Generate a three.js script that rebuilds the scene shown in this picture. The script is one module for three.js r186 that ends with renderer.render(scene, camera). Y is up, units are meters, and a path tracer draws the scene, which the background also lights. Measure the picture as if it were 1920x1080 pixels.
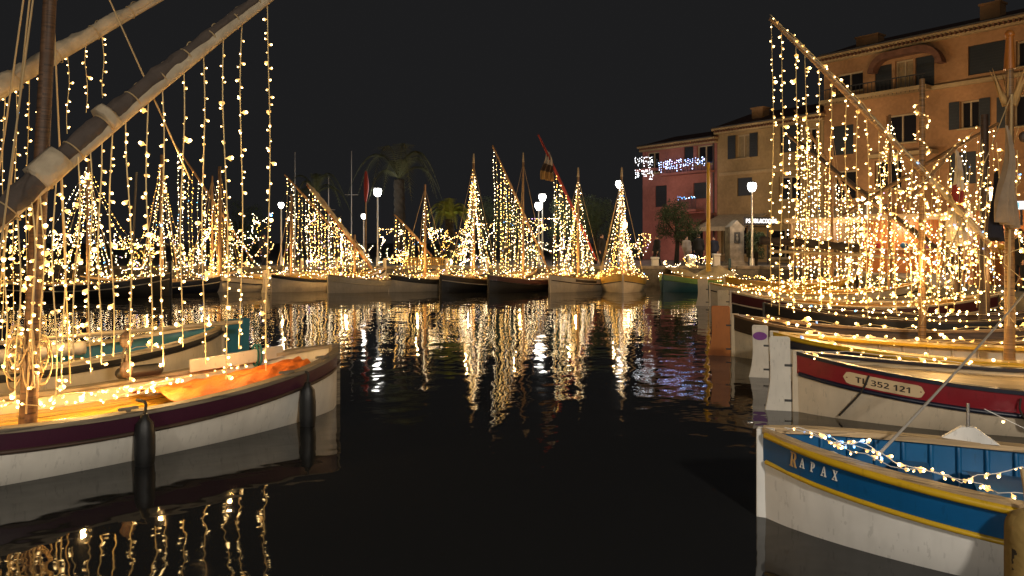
import * as THREE from 'three';
import { mergeGeometries } from 'three/addons/utils/BufferGeometryUtils.js';
import { MarchingCubes } from 'three/addons/objects/MarchingCubes.js';
import { TextGeometry } from 'three/addons/geometries/TextGeometry.js';
import { RoundedBoxGeometry } from 'three/addons/geometries/RoundedBoxGeometry.js';
import { FontLoader } from 'three/addons/loaders/FontLoader.js';

// ---------------------------------------------------------------- camera, sky, added moonlight, exposure
const F = 1444, CX = 960, HY = 455, EYE = 2.24;             // focal length and horizon of the photograph in its pixels, eye height over the water
const scene = new THREE.Scene();
const camera = new THREE.PerspectiveCamera(2 * Math.atan(625 / F) * 180 / Math.PI, 1920 / 1250, 0.1, 3000);
camera.setViewOffset(1920, 1250, 0, 170, 1920, 1080);       // a level camera with the lens shifted down
camera.position.set(0, EYE, 0);
const renderer = new THREE.WebGLRenderer({ antialias: true });
renderer.toneMapping = THREE.LinearToneMapping;
renderer.toneMappingExposure = 1;
renderer.shadowMap.enabled = true;
{
  const w = 64, h = 32, d = new Float32Array(w * h * 4);
  for (let y = 0; y < h; y++) for (let x = 0; x < w; x++) d.set([0.0118, 0.0118, 0.0124, 1], (y * w + x) * 4);
  const t = new THREE.DataTexture(d, w, h, THREE.RGBAFormat, THREE.FloatType);
  t.mapping = THREE.EquirectangularReflectionMapping; t.magFilter = THREE.LinearFilter; t.needsUpdate = true;
  scene.background = t; scene.environment = t;
}
const addedMoon = new THREE.DirectionalLight(0xcfd8ff, 0.012);  // faint moonlight added as fill, no moon is seen
addedMoon.position.set(30, 60, 40); addedMoon.castShadow = true; addedMoon.shadow.radius = 2;
Object.assign(addedMoon.shadow.camera, { left: -60, right: 60, top: 60, bottom: -60, far: 200 });
scene.add(addedMoon); scene.add(addedMoon.target);

// ---------------------------------------------------------------- helpers
let seed = 12345;
const rnd = () => { seed = (seed + 0x6d2b79f5) | 0; let t = Math.imul(seed ^ (seed >>> 15), 1 | seed); t = (t + Math.imul(t ^ (t >>> 7), 61 | t)) ^ t; return ((t ^ (t >>> 14)) >>> 0) / 4294967296; };
const rr = (a, b) => a + (b - a) * rnd();
const V = (x, y, z) => new THREE.Vector3(x, y, z);
const lerp = (a, b, t) => a + (b - a) * t;
const clamp = (x, a, b) => Math.min(b, Math.max(a, x));
const at = (px, py, D) => V((px - CX) / F * D, EYE + (HY - py) / F * D, -D);

const names = {};
function numbered(n) { const k = names[n] = (names[n] ?? -1) + 1; return k ? n + '_' + String(k).padStart(3, '0') : n; }
function tag(o, label, category, group) { o.userData.label = label; o.userData.category = category; if (group) o.userData.group = group; return o; }
function thing(name, label, category, pos = V(0, 0, 0), turn = 0, group) {
  const o = new THREE.Group(); o.name = numbered(name); o.position.copy(pos); o.rotation.y = turn; scene.add(o);
  return tag(o, label, category, group);
}
function boxUV(g) {
  g = g.index ? g.toNonIndexed() : g;
  const p = g.attributes.position, uv = new Float32Array(p.count * 2), a = V(), b = V(), c = V(), n = V();
  for (let i = 0; i < p.count; i += 3) {
    a.fromBufferAttribute(p, i); b.fromBufferAttribute(p, i + 1); c.fromBufferAttribute(p, i + 2);
    n.copy(b).sub(a).cross(c.clone().sub(a));
    const x = Math.abs(n.x), y = Math.abs(n.y), z = Math.abs(n.z);
    [a, b, c].forEach((v, k) => {
      const s = y >= x && y >= z ? [v.x, v.z] : x > z ? [v.z, v.y] : [v.x, v.y];
      uv[(i + k) * 2] = s[0]; uv[(i + k) * 2 + 1] = s[1];
    });
  }
  g.setAttribute('uv', new THREE.BufferAttribute(uv, 2));
  return g;
}
function mg(list) {
  const out = list.flat(9).map((g) => {
    g = g.index ? g.toNonIndexed() : g;
    for (const k of Object.keys(g.attributes)) if (!['position', 'normal'].includes(k)) g.deleteAttribute(k);
    g.clearGroups();
    return g;
  });
  return boxUV(out.length === 1 ? out[0] : mergeGeometries(out));
}
function put(name, geo, m, parent) {
  const o = new THREE.Mesh(Array.isArray(geo) ? mg(geo) : geo, m);
  o.name = parent ? name : numbered(name); o.castShadow = o.receiveShadow = true;
  (parent ?? scene).add(o);
  return o;
}
function struct(name, geo, m) { const o = put(name, geo, m); o.userData.kind = 'structure'; return o; }
const bx = (w, h, d, x = 0, y = 0, z = 0, ry = 0) => { const g = new THREE.BoxGeometry(w, h, d); if (ry) g.rotateY(ry); g.translate(x, y, z); return g; };
const rbx = (w, h, d, x, y, z, r = 0.01) => new RoundedBoxGeometry(w, h, d, 2, r).translate(x, y, z);
const cyl = (r0, r1, h, x, y, z, n = 12) => new THREE.CylinderGeometry(r0, r1, h, n).translate(x, y, z);
// tube of varying radius through points; rad(t, a) may depend on the angle
function sweep(pts, rad, radial = 8, seg = 0, closed = false) {
  const curve = new THREE.CatmullRomCurve3(pts, closed), n = seg || Math.max(1, (pts.length - 1) * (pts.length > 2 ? 4 : 1));
  const P = [], I = [], N = V(), B = V(), up = V(), T = V();
  const fr = curve.computeFrenetFrames(n, closed);
  const rf = typeof rad === 'function' ? rad : () => rad;
  for (let i = 0; i <= n; i++) {
    const c = curve.getPointAt(i / n);
    for (let j = 0; j < radial; j++) {
      const a = j / radial * Math.PI * 2, r = rf(i / n, a);
      const v = c.clone().addScaledVector(fr.normals[i], Math.cos(a) * r).addScaledVector(fr.binormals[i], Math.sin(a) * r);
      P.push(v.x, v.y, v.z);
    }
  }
  for (let i = 0; i < n; i++) for (let j = 0; j < radial; j++) {
    const a = i * radial + j, b = i * radial + (j + 1) % radial, c = a + radial, d = b + radial;
    I.push(a, b, c, b, d, c);
  }
  if (!closed) {
    for (const [i0, flip] of [[0, 1], [n, 0]]) {
      const c = curve.getPointAt(i0 / n), k = P.length / 3; P.push(c.x, c.y, c.z);
      for (let j = 0; j < radial; j++) { const a = i0 * radial + j, b = i0 * radial + (j + 1) % radial; flip ? I.push(k, b, a) : I.push(k, a, b); }
    }
  }
  const g = new THREE.BufferGeometry(); g.setAttribute('position', new THREE.Float32BufferAttribute(P, 3)); g.setIndex(I); g.computeVertexNormals();
  return g;
}
const rod = (a, b, r, n = 6) => sweep([a, b], r, n, 1);
function sagRope(a, b, sag, r, n = 5) { const pts = []; for (let i = 0; i <= 8; i++) { const t = i / 8; pts.push(a.clone().lerp(b, t).add(V(0, -4 * sag * t * (1 - t), 0))); } return sweep(pts, r, n, 12); }
// surface fn(u, v) on a grid; flip turns it over
function grid(fn, nu, nv, flip) {
  const P = [], I = [];
  for (let i = 0; i <= nu; i++) for (let j = 0; j <= nv; j++) { const v = fn(i / nu, j / nv); P.push(v.x, v.y, v.z); }
  for (let i = 0; i < nu; i++) for (let j = 0; j < nv; j++) {
    const a = i * (nv + 1) + j, b = a + 1, c = a + nv + 1, d = c + 1;
    flip ? I.push(a, c, b, b, c, d) : I.push(a, b, c, b, d, c);
  }
  const g = new THREE.BufferGeometry(); g.setAttribute('position', new THREE.Float32BufferAttribute(P, 3)); g.setIndex(I); g.computeVertexNormals();
  return g;
}

// ---------------------------------------------------------------- textures and materials
function hash(x, y, s) { let h = Math.imul(x, 374761393) + Math.imul(y, 668265263) + Math.imul(s, 974634541); h = Math.imul(h ^ (h >>> 13), 1274126177); return ((h ^ (h >>> 16)) >>> 0) / 4294967296; }
function vnoise(x, y, px, py, s) {       // tileable value noise with periods px, py
  const xi = Math.floor(x), yi = Math.floor(y), fx = x - xi, fy = y - yi, sx = fx * fx * (3 - 2 * fx), sy = fy * fy * (3 - 2 * fy);
  const h = (i, j) => hash(((i % px) + px) % px, ((j % py) + py) % py, s);
  return lerp(lerp(h(xi, yi), h(xi + 1, yi), sx), lerp(h(xi, yi + 1), h(xi + 1, yi + 1), sx), sy);
}
function fbm(u, v, px, py, s, oct = 4) { let a = 0, w = 0.5, t = 0; for (let o = 0; o < oct; o++) { a += w * vnoise(u * px, v * py, px, py, s + o); t += w; w *= 0.5; px *= 2; py *= 2; } return a / t; }
function tex(size, fn, metres, srgb = true) {
  const d = new Uint8Array(size * size * 4);
  for (let y = 0; y < size; y++) for (let x = 0; x < size; x++) {
    const c = fn(x / size, y / size), k = (y * size + x) * 4, a = Array.isArray(c) ? c : [c, c, c];
    for (let i = 0; i < 3; i++) d[k + i] = clamp(a[i], 0, 1) * 255;
    d[k + 3] = 255;
  }
  const t = new THREE.DataTexture(d, size, size); t.wrapS = t.wrapT = THREE.RepeatWrapping; t.magFilter = THREE.LinearFilter;
  if (srgb) t.colorSpace = THREE.SRGBColorSpace;
  t.repeat.set(1 / metres, 1 / metres); t.needsUpdate = true;
  return t;
}
const woodT = tex(256, (u, v) => 0.62 + 0.38 * fbm(u, v, 3, 48, 1, 4) - (fbm(u, v, 2, 90, 9, 2) > 0.68 ? 0.22 : 0), 1.1);
const woodB = tex(256, (u, v) => fbm(u, v, 3, 60, 1, 3), 1.1, false);
const paintT = tex(256, (u, v) => { const s = fbm(u, v, 30, 6, 21, 4), b = fbm(u, v, 4, 4, 5, 4); return 0.84 + 0.16 * b - 0.10 * Math.max(0, s - 0.5) - (fbm(u, v, 60, 14, 31, 3) > 0.74 ? 0.07 : 0); }, 1.3);
const plasterT = tex(256, (u, v) => { const b = fbm(u, v, 3, 3, 7, 5), s = fbm(u, v, 40, 40, 8, 2); return [0.7 + 0.3 * b - 0.1 * s, 0.68 + 0.3 * b - 0.1 * s, 0.64 + 0.3 * b - 0.1 * s]; }, 5);
const plasterB = tex(256, (u, v) => fbm(u, v, 30, 30, 8, 3), 1.5, false);
const clothT = tex(256, (u, v) => 0.8 + 0.2 * fbm(u, v, 6, 6, 11, 5) - 0.06 * ((u * 128 | 0) + (v * 128 | 0) & 1), 0.9);
const clothB = tex(256, (u, v) => fbm(u, v, 9, 9, 12, 4), 0.7, false);
const stoneT = tex(256, (u, v) => 0.6 + 0.4 * fbm(u, v, 8, 8, 15, 5), 1.8);
const rustT = tex(256, (u, v) => { const b = fbm(u, v, 5, 5, 17, 5); return b > 0.56 ? [0.25, 0.22, 0.18] : [0.9 - 0.3 * b, 0.85 - 0.3 * b, 0.7 - 0.3 * b]; }, 0.8);
function mat(r, g, b, rough = 0.6, map, bump, bs = 0.003, extra = {}) {
  const m = new THREE.MeshStandardMaterial({ roughness: rough, map: map ?? null, bumpMap: bump ?? null, bumpScale: bs, side: THREE.DoubleSide, ...extra });
  m.color.setRGB(r, g, b); return m;
}
const paint = (r, g, b, rough = 0.42) => mat(r, g, b, rough, paintT);
const M = {
  white: paint(0.74, 0.70, 0.62), whiteCold: paint(0.76, 0.75, 0.72), cream: paint(0.62, 0.52, 0.36), offwhite: paint(0.66, 0.56, 0.42),
  purple: paint(0.055, 0.012, 0.028, 0.35), red: paint(0.26, 0.012, 0.022, 0.35), blue: paint(0.003, 0.085, 0.24, 0.35), blueIn: paint(0.005, 0.105, 0.27, 0.4), tealIn: paint(0.02, 0.16, 0.25, 0.4),
  greyPaint: paint(0.40, 0.37, 0.32), navy: paint(0.008, 0.012, 0.03, 0.4), black: paint(0.012, 0.011, 0.012, 0.5), yellow: paint(0.55, 0.34, 0.012, 0.4), ochre: paint(0.52, 0.30, 0.04, 0.4), green: paint(0.10, 0.22, 0.05), teal: paint(0.01, 0.06, 0.09),
  maroon: paint(0.075, 0.014, 0.018, 0.4), brownPaint: paint(0.055, 0.035, 0.02), violet: paint(0.22, 0.04, 0.32), orangePaint: paint(0.42, 0.14, 0.02),
  wood: mat(0.34, 0.20, 0.09, 0.5, woodT, woodB, 0.002), greyWood: mat(0.30, 0.24, 0.16, 0.75, woodT, woodB, 0.004), varnish: mat(0.74, 0.42, 0.04, 0.22, woodT, woodB, 0.001), mast: mat(0.36, 0.20, 0.08, 0.55, woodT, woodB, 0.003), mastDark: mat(0.15, 0.075, 0.035, 0.6, woodT, woodB, 0.003), darkWood: mat(0.09, 0.05, 0.03, 0.6, woodT, woodB, 0.003), beigeWood: mat(0.62, 0.44, 0.24, 0.6, woodT, woodB, 0.002), paleWood: mat(0.70, 0.56, 0.36, 0.55, woodT, woodB, 0.002),
  sail: mat(0.58, 0.47, 0.32, 0.9, clothT, clothB, 0.02), sailDark: mat(0.10, 0.075, 0.06, 0.9, clothT, clothB, 0.02), canvas: mat(0.36, 0.31, 0.24, 0.9, clothT, clothB, 0.01), orange: mat(0.75, 0.17, 0.012, 0.75, clothT, clothB, 0.02), tarp: mat(0.52, 0.42, 0.20, 0.85, clothT, clothB, 0.03),  // sailDark: shaded top of the left foreground sail, dark cloth elsewhere
  rope: mat(0.42, 0.30, 0.15, 0.9), greyRope: mat(0.38, 0.35, 0.31, 0.9), darkRope: mat(0.03, 0.025, 0.02, 0.9), greenRope: mat(0.01, 0.09, 0.09, 0.9), wire: mat(0.62, 0.50, 0.26, 0.6), wireWhite: mat(0.7, 0.68, 0.64, 0.6),
  rubber: mat(0.010, 0.010, 0.010, 0.5, paintT, clothB, 0.004), fenderOld: mat(0.36, 0.27, 0.12, 0.85, rustT, clothB, 0.01), fenderGreen: mat(0.24, 0.22, 0.08, 0.8, rustT, clothB, 0.01),
  metal: mat(0.5, 0.5, 0.5, 0.35, null, null, 0, { metalness: 0.9 }), iron: mat(0.05, 0.05, 0.052, 0.5, null, null, 0, { metalness: 0.4 }),
  stone: mat(0.36, 0.31, 0.25, 0.9, stoneT, plasterB, 0.01), paving: mat(0.22, 0.20, 0.17, 0.9, stoneT, plasterB, 0.01), quay: mat(0.26, 0.22, 0.17, 0.9, stoneT, plasterB, 0.02), asphalt: mat(0.05, 0.05, 0.05, 0.95, stoneT),
  wallOrange: mat(0.52, 0.30, 0.15, 0.92, plasterT, plasterB, 0.006), wallOchre: mat(0.48, 0.35, 0.18, 0.92, plasterT, plasterB, 0.006), wallPink: mat(0.50, 0.21, 0.19, 0.92, plasterT, plasterB, 0.006), trimPale: mat(0.60, 0.46, 0.26, 0.85, plasterT), tile: mat(0.26, 0.12, 0.07, 0.9, stoneT),
  shutter: paint(0.022, 0.028, 0.034, 0.6), frame: paint(0.46, 0.36, 0.22), glass: mat(0.015, 0.015, 0.018, 0.08), room: mat(0.02, 0.018, 0.015, 0.9), awning: mat(0.30, 0.10, 0.06, 0.85, clothT), awningPale: mat(0.60, 0.48, 0.30, 0.85, clothT),
  bark: mat(0.03, 0.022, 0.014, 0.95, stoneT, plasterB, 0.03), leaf: mat(0.035, 0.055, 0.022, 0.8), palmLeaf: mat(0.06, 0.07, 0.028, 0.7), palmGreen: mat(0.14, 0.17, 0.02, 0.7),
  skin: mat(0.50, 0.30, 0.22, 0.6), hair: mat(0.03, 0.02, 0.015, 0.8), coatDark: mat(0.014, 0.014, 0.018, 0.9, clothT), coatBlue: mat(0.02, 0.025, 0.05, 0.9, clothT), coatRed: mat(0.28, 0.05, 0.04, 0.9, clothT), coatPale: mat(0.5, 0.42, 0.36, 0.9, clothT), shoe: mat(0.02, 0.02, 0.02, 0.7),
  clothWhite: mat(0.66, 0.58, 0.48, 0.9, clothT, clothB, 0.01), clothTan: mat(0.42, 0.32, 0.22, 0.9, clothT, clothB, 0.01), clothNavy: mat(0.012, 0.014, 0.03, 0.9, clothT), clothBrown: mat(0.13, 0.08, 0.05, 0.9, clothT), clothGold: mat(0.60, 0.36, 0.13, 0.9, clothT), clothRed: mat(0.30, 0.03, 0.03, 0.9, clothT),
};
function glow(name, r, g, b, k) { const m = new THREE.MeshStandardMaterial({ roughness: 0.5 }); m.name = name; m.color.setRGB(0.7, 0.65, 0.55); m.emissive.setRGB(r, g, b); m.emissiveIntensity = k; return m; }
const G = {
  cap: glow('bulb', 1, 0.48, 0.08, 1.5), near: glow('bulb', 1, 0.68, 0.28, 13), blueCap: glow('bulb', 0.04, 0.3, 0.8, 1.2), white: glow('bulb', 1, 0.78, 0.48, 24), far: glow('bulb', 1, 0.60, 0.19, 21), farGold: glow('bulb', 1, 0.51, 0.10, 19),  // caps: amber halo round each bulb put into a glowing surface
  blue: glow('bulb', 0.08, 0.42, 1, 9), violet: glow('bulb', 0.6, 0.45, 1, 14), cold: glow('bulb', 0.9, 0.93, 1, 8), iceBlue: glow('bulb', 0.40, 0.55, 1, 8),
  lamp: glow('lamp', 1, 0.96, 0.88, 16), unseenAmber: glow('lamp', 1, 0.62, 0.28, 12), sign: glow('sign', 0.95, 0.97, 1, 1.6), cyan: glow('sign', 0.05, 0.55, 0.75, 1.1), stall: glow('lamp', 1, 0.92, 0.8, 6), greenSign: glow('sign', 0.1, 0.9, 0.6, 2),
};
function lamp(pos, r, g, b, cd, radius = 1, parent = scene) {
  const l = new THREE.PointLight(0xffffff, cd, 0, 2); l.color.setRGB(r, g, b); l.position.copy(pos); l.castShadow = true; l.shadow.radius = radius; parent.add(l); return l;
}

// ---------------------------------------------------------------- the setting: water, land, quays
{
  const N = 1024, S = 11, waves = [];
  for (let i = 0; i < 90; i++) {
    const k = Math.round(Math.exp(rr(Math.log(3), Math.log(95)))), a = rnd() * Math.PI * 2;   // k waves per tile
    const kx = Math.round(k * Math.cos(a)), ky = Math.round(k * Math.sin(a)), kk = Math.hypot(kx, ky);
    if (kk < 1) continue;
    waves.push([kx, ky, kk, rnd() * Math.PI * 2, (kk < 12 ? 0.0020 : kk < 40 ? 0.0019 : 0.0013) * rr(0.5, 1.4)]);
  }
  const d = new Uint8Array(N * N * 4), sx = new Float32Array(N * N), sy = new Float32Array(N * N);
  const sn = new Float32Array(N), two = Math.PI * 2; for (let i = 0; i < N; i++) sn[i] = Math.cos(two * i / N);
  for (const [kx, ky, kk, ph, sl] of waves) {
    const p0 = Math.round(ph / two * N), ax = sl * kx / kk, ay = sl * ky / kk;
    for (let y = 0; y < N; y++) for (let x = 0; x < N; x++) { const c = sn[(((kx * x + ky * y + p0) % N) + N) % N]; sx[y * N + x] += ax * c; sy[y * N + x] += ay * c; }
  }
  const K = 8;                                                // the 8-bit map holds slopes times 8, normalScale takes it back
  for (let i = 0; i < N * N; i++) { const v = V(-sx[i] * K, -sy[i] * K, 1).normalize(); d.set([127.5 + 127.5 * v.x, 127.5 + 127.5 * v.y, 127.5 + 127.5 * v.z, 255], i * 4); }
  const t = new THREE.DataTexture(d, N, N); t.wrapS = t.wrapT = THREE.RepeatWrapping; t.magFilter = THREE.LinearFilter; t.repeat.set(1 / S, 1 / S); t.needsUpdate = true;
  const m = new THREE.MeshPhysicalMaterial({ roughness: 0.035, ior: 1.33, normalMap: t, normalScale: new THREE.Vector2(1 / K, 1 / K) });
  m.color.setRGB(0.0125, 0.013, 0.0135); m.name = 'water';
  const g = new THREE.PlaneGeometry(160, 120); g.rotateX(-Math.PI / 2); g.translate(0, 0, -30);
  const p = g.attributes.position; for (let i = 0; i < p.count; i++) g.attributes.uv.setXY(i, p.getX(i), -p.getZ(i));
  struct('water', g, m);
}
const QY = 0.9;
const ground = (px, D) => V((px - CX) / F * D, QY, -D);
const harbour = [[-7.2, -0.1], [-14, 12], [-28.5, 40.4], [13, 40.4], [15.2, 37.5], [13.6, 26], [10.8, 9], [9.2, -0.1]];   // X, depth
{
  const s = new THREE.Shape([[-900, -700], [900, -700], [900, 1500], [-900, 1500]].map(([x, y]) => new THREE.Vector2(x, y)));
  s.holes.push(new THREE.Path(harbour.map(([x, y]) => new THREE.Vector2(x, y))));
  const g = new THREE.ExtrudeGeometry(s, { depth: 3, bevelEnabled: false }); g.rotateX(-Math.PI / 2); g.translate(0, QY - 3, 0);
  struct('ground', [g], M.paving);
  // kerb stones along the far quay, each a block
  const kerb = new THREE.Group(); kerb.name = 'kerb'; kerb.userData.kind = 'structure'; scene.add(kerb);
  const edges = [[harbour[2], harbour[3]], [harbour[3], harbour[4]], [harbour[4], harbour[5]]];
  for (const [a, b] of edges) {
    const L = Math.hypot(b[0] - a[0], b[1] - a[1]), n = Math.round(L / 1.25), ang = Math.atan2(b[1] - a[1], b[0] - a[0]);
    for (let i = 0; i < n; i++) {
      const t = (i + 0.5) / n, o = put('stone', i % 3 ? kerb.g1 ??= mg([rbx(L / n - 0.02, 0.16, 0.5, 0, 0, 0, 0.02)]) : mg([rbx(L / n - 0.03, 0.17, 0.52, 0, 0.004, 0, 0.025)]), M.stone, kerb);
      o.position.set(lerp(a[0], b[0], t) - Math.sin(ang) * 0.2, QY + 0.04, -(lerp(a[1], b[1], t) + Math.cos(ang) * 0.2)); o.rotation.y = ang;
    }
    kerb.g1 = undefined;
  }
  delete kerb.g1;
}

// ---------------------------------------------------------------- fairy lights
const bulbNear = (() => {      // flared cap on a stub, pointing along +x
  const g = new THREE.LatheGeometry([[0.003, 0], [0.005, 0.016], [0.010, 0.024], [0.021, 0.040], [0.016, 0.050], [0.006, 0.055], [0, 0.055]].map(([x, y]) => new THREE.Vector2(x, y)), 9);
  const p = g.attributes.position;                            // three lobes
  for (let i = 0; i < p.count; i++) { const a = Math.atan2(p.getZ(i), p.getX(i)), k = p.getY(i) > 0.03 ? 1 + 0.28 * Math.cos(3 * a) : 1; p.setX(i, p.getX(i) * k); p.setZ(i, p.getZ(i) * k); }
  g.computeVertexNormals(); g.rotateZ(-Math.PI / 2);
  return mg([g]);
})();
const octa = mg([new THREE.OctahedronGeometry(1)]);
function placed(g, pos, s, ry = 0, rz = 0) { const c = g.clone(), m = new THREE.Matrix4().compose(pos, new THREE.Quaternion().setFromEuler(new THREE.Euler(0, ry, rz)), V(s, s, s)); c.applyMatrix4(m); return c; }
const coreNear = mg([new THREE.IcosahedronGeometry(0.0165, 0).scale(1.25, 1, 1).translate(0.052, 0, 0)]);
function twoParts(a, b) { const g = mergeGeometries([a, b]); g.clearGroups(); g.addGroup(0, a.attributes.position.count, 0); g.addGroup(a.attributes.position.count, b.attributes.position.count, 1); return g; }
const bulbWhole = twoParts(bulbNear, coreNear);
let ownBulbs = 300;
// One hanging strand: a wire mesh with its bulbs as children. near: flared caps; else small lamps joined per strand.
function strand(parent, pts, o = {}) {
  const curve = new THREE.CatmullRomCurve3(pts), L = curve.getLength(), sp = o.sp ?? 0.125, n = Math.max(2, Math.floor(L / sp));
  const w = put('strand', [sweep(pts, o.wr ?? 0.005, o.near ? 5 : 3, Math.max(2, Math.min(40, n)))], o.wire ?? M.wire, parent);
  const rest = { main: [], alt: [], core: [], altCore: [] };
  for (let i = 0; i < n; i++) {
    const t = clamp((i + 0.6 + rr(-0.42, 0.42)) / n, 0, 1);
    if ((o.bare ?? 0) > t || rnd() < 0.07) continue;
    const p = curve.getPointAt(t), c = rnd();
    if (o.near) {
      const ry = rr(0, Math.PI * 2), rz = rr(-1.1, 0.5), big = c < 0.13, blue = c > (o.blue ?? 0.99), s = (big ? rr(1.15, 1.5) : rr(0.5, 0.95)) * (o.size ?? 1);
      const m = blue ? [G.blueCap, G.blue] : [G.cap, G.near];
      if (o.own && ownBulbs > 0) {
        ownBulbs--;
        const b = new THREE.Mesh(bulbWhole, m); b.name = 'bulb'; b.position.copy(p); b.rotation.set(0, ry, rz); b.scale.setScalar(s); b.castShadow = true; w.add(b);
      } else { (blue ? rest.alt : rest.main).push(placed(bulbNear, p, s, ry, rz)); (blue ? rest.altCore : rest.core).push(placed(coreNear, p, s, ry, rz)); }
    } else {
      const s = (o.r ?? 0.017) * (c < 0.07 ? rr(1.5, 1.9) : rr(0.7, 1.3)), q = p.clone().add(V(rr(-0.03, 0.03), 0, rr(-0.03, 0.03)));
      (c > (o.blue ?? 0.985) ? rest.alt : rest.main).push(placed(octa, q, s, rr(0, 3)));
    }
  }
  const g = o.only ?? (rnd() < 0.42 ? G.white : rnd() < 0.55 ? G.far : G.farGold);
  if (o.near) {
    for (const [a, c, m] of [[rest.main, rest.core, [G.cap, G.near]], [rest.alt, rest.altCore, [G.blueCap, G.blue]]]) if (a.length) { const b = put('bulb', twoParts(mg(a), mg(c)), m, w); b.userData.kind = 'stuff'; }
    return w;
  }
  if (rest.main.length) { const b = put('bulb', rest.main, g, w); b.userData.kind = 'stuff'; }
  if (rest.alt.length) { const b = put('bulb', rest.alt, o.alt ?? G.blue, w); b.userData.kind = 'stuff'; }
  return w;
}
function drop(top, len, sway = 0.03, n = 6) {           // points of a strand hanging from top
  const out = [], ph = rnd() * 6, dx = rr(-1, 1) * sway, dz = rr(-1, 1) * sway;
  for (let i = 0; i <= n; i++) { const t = i / n; out.push(V(top.x + dx * t + Math.sin(ph + t * 7) * sway * 0.5, top.y - len * t, top.z + dz * t + Math.cos(ph + t * 6) * sway * 0.5)); }
  return out;
}
function wander(pts, step, jitter, dy) {                 // a garland laid along pts
  const c = new THREE.CatmullRomCurve3(pts), n = Math.max(3, Math.round(c.getLength() / step)), out = [];
  for (let i = 0; i <= n; i++) { const p = c.getPointAt(i / n); out.push(p.add(V(rr(-jitter, jitter), rr(-dy, dy), rr(-jitter, jitter)))); }
  return out;
}

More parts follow.
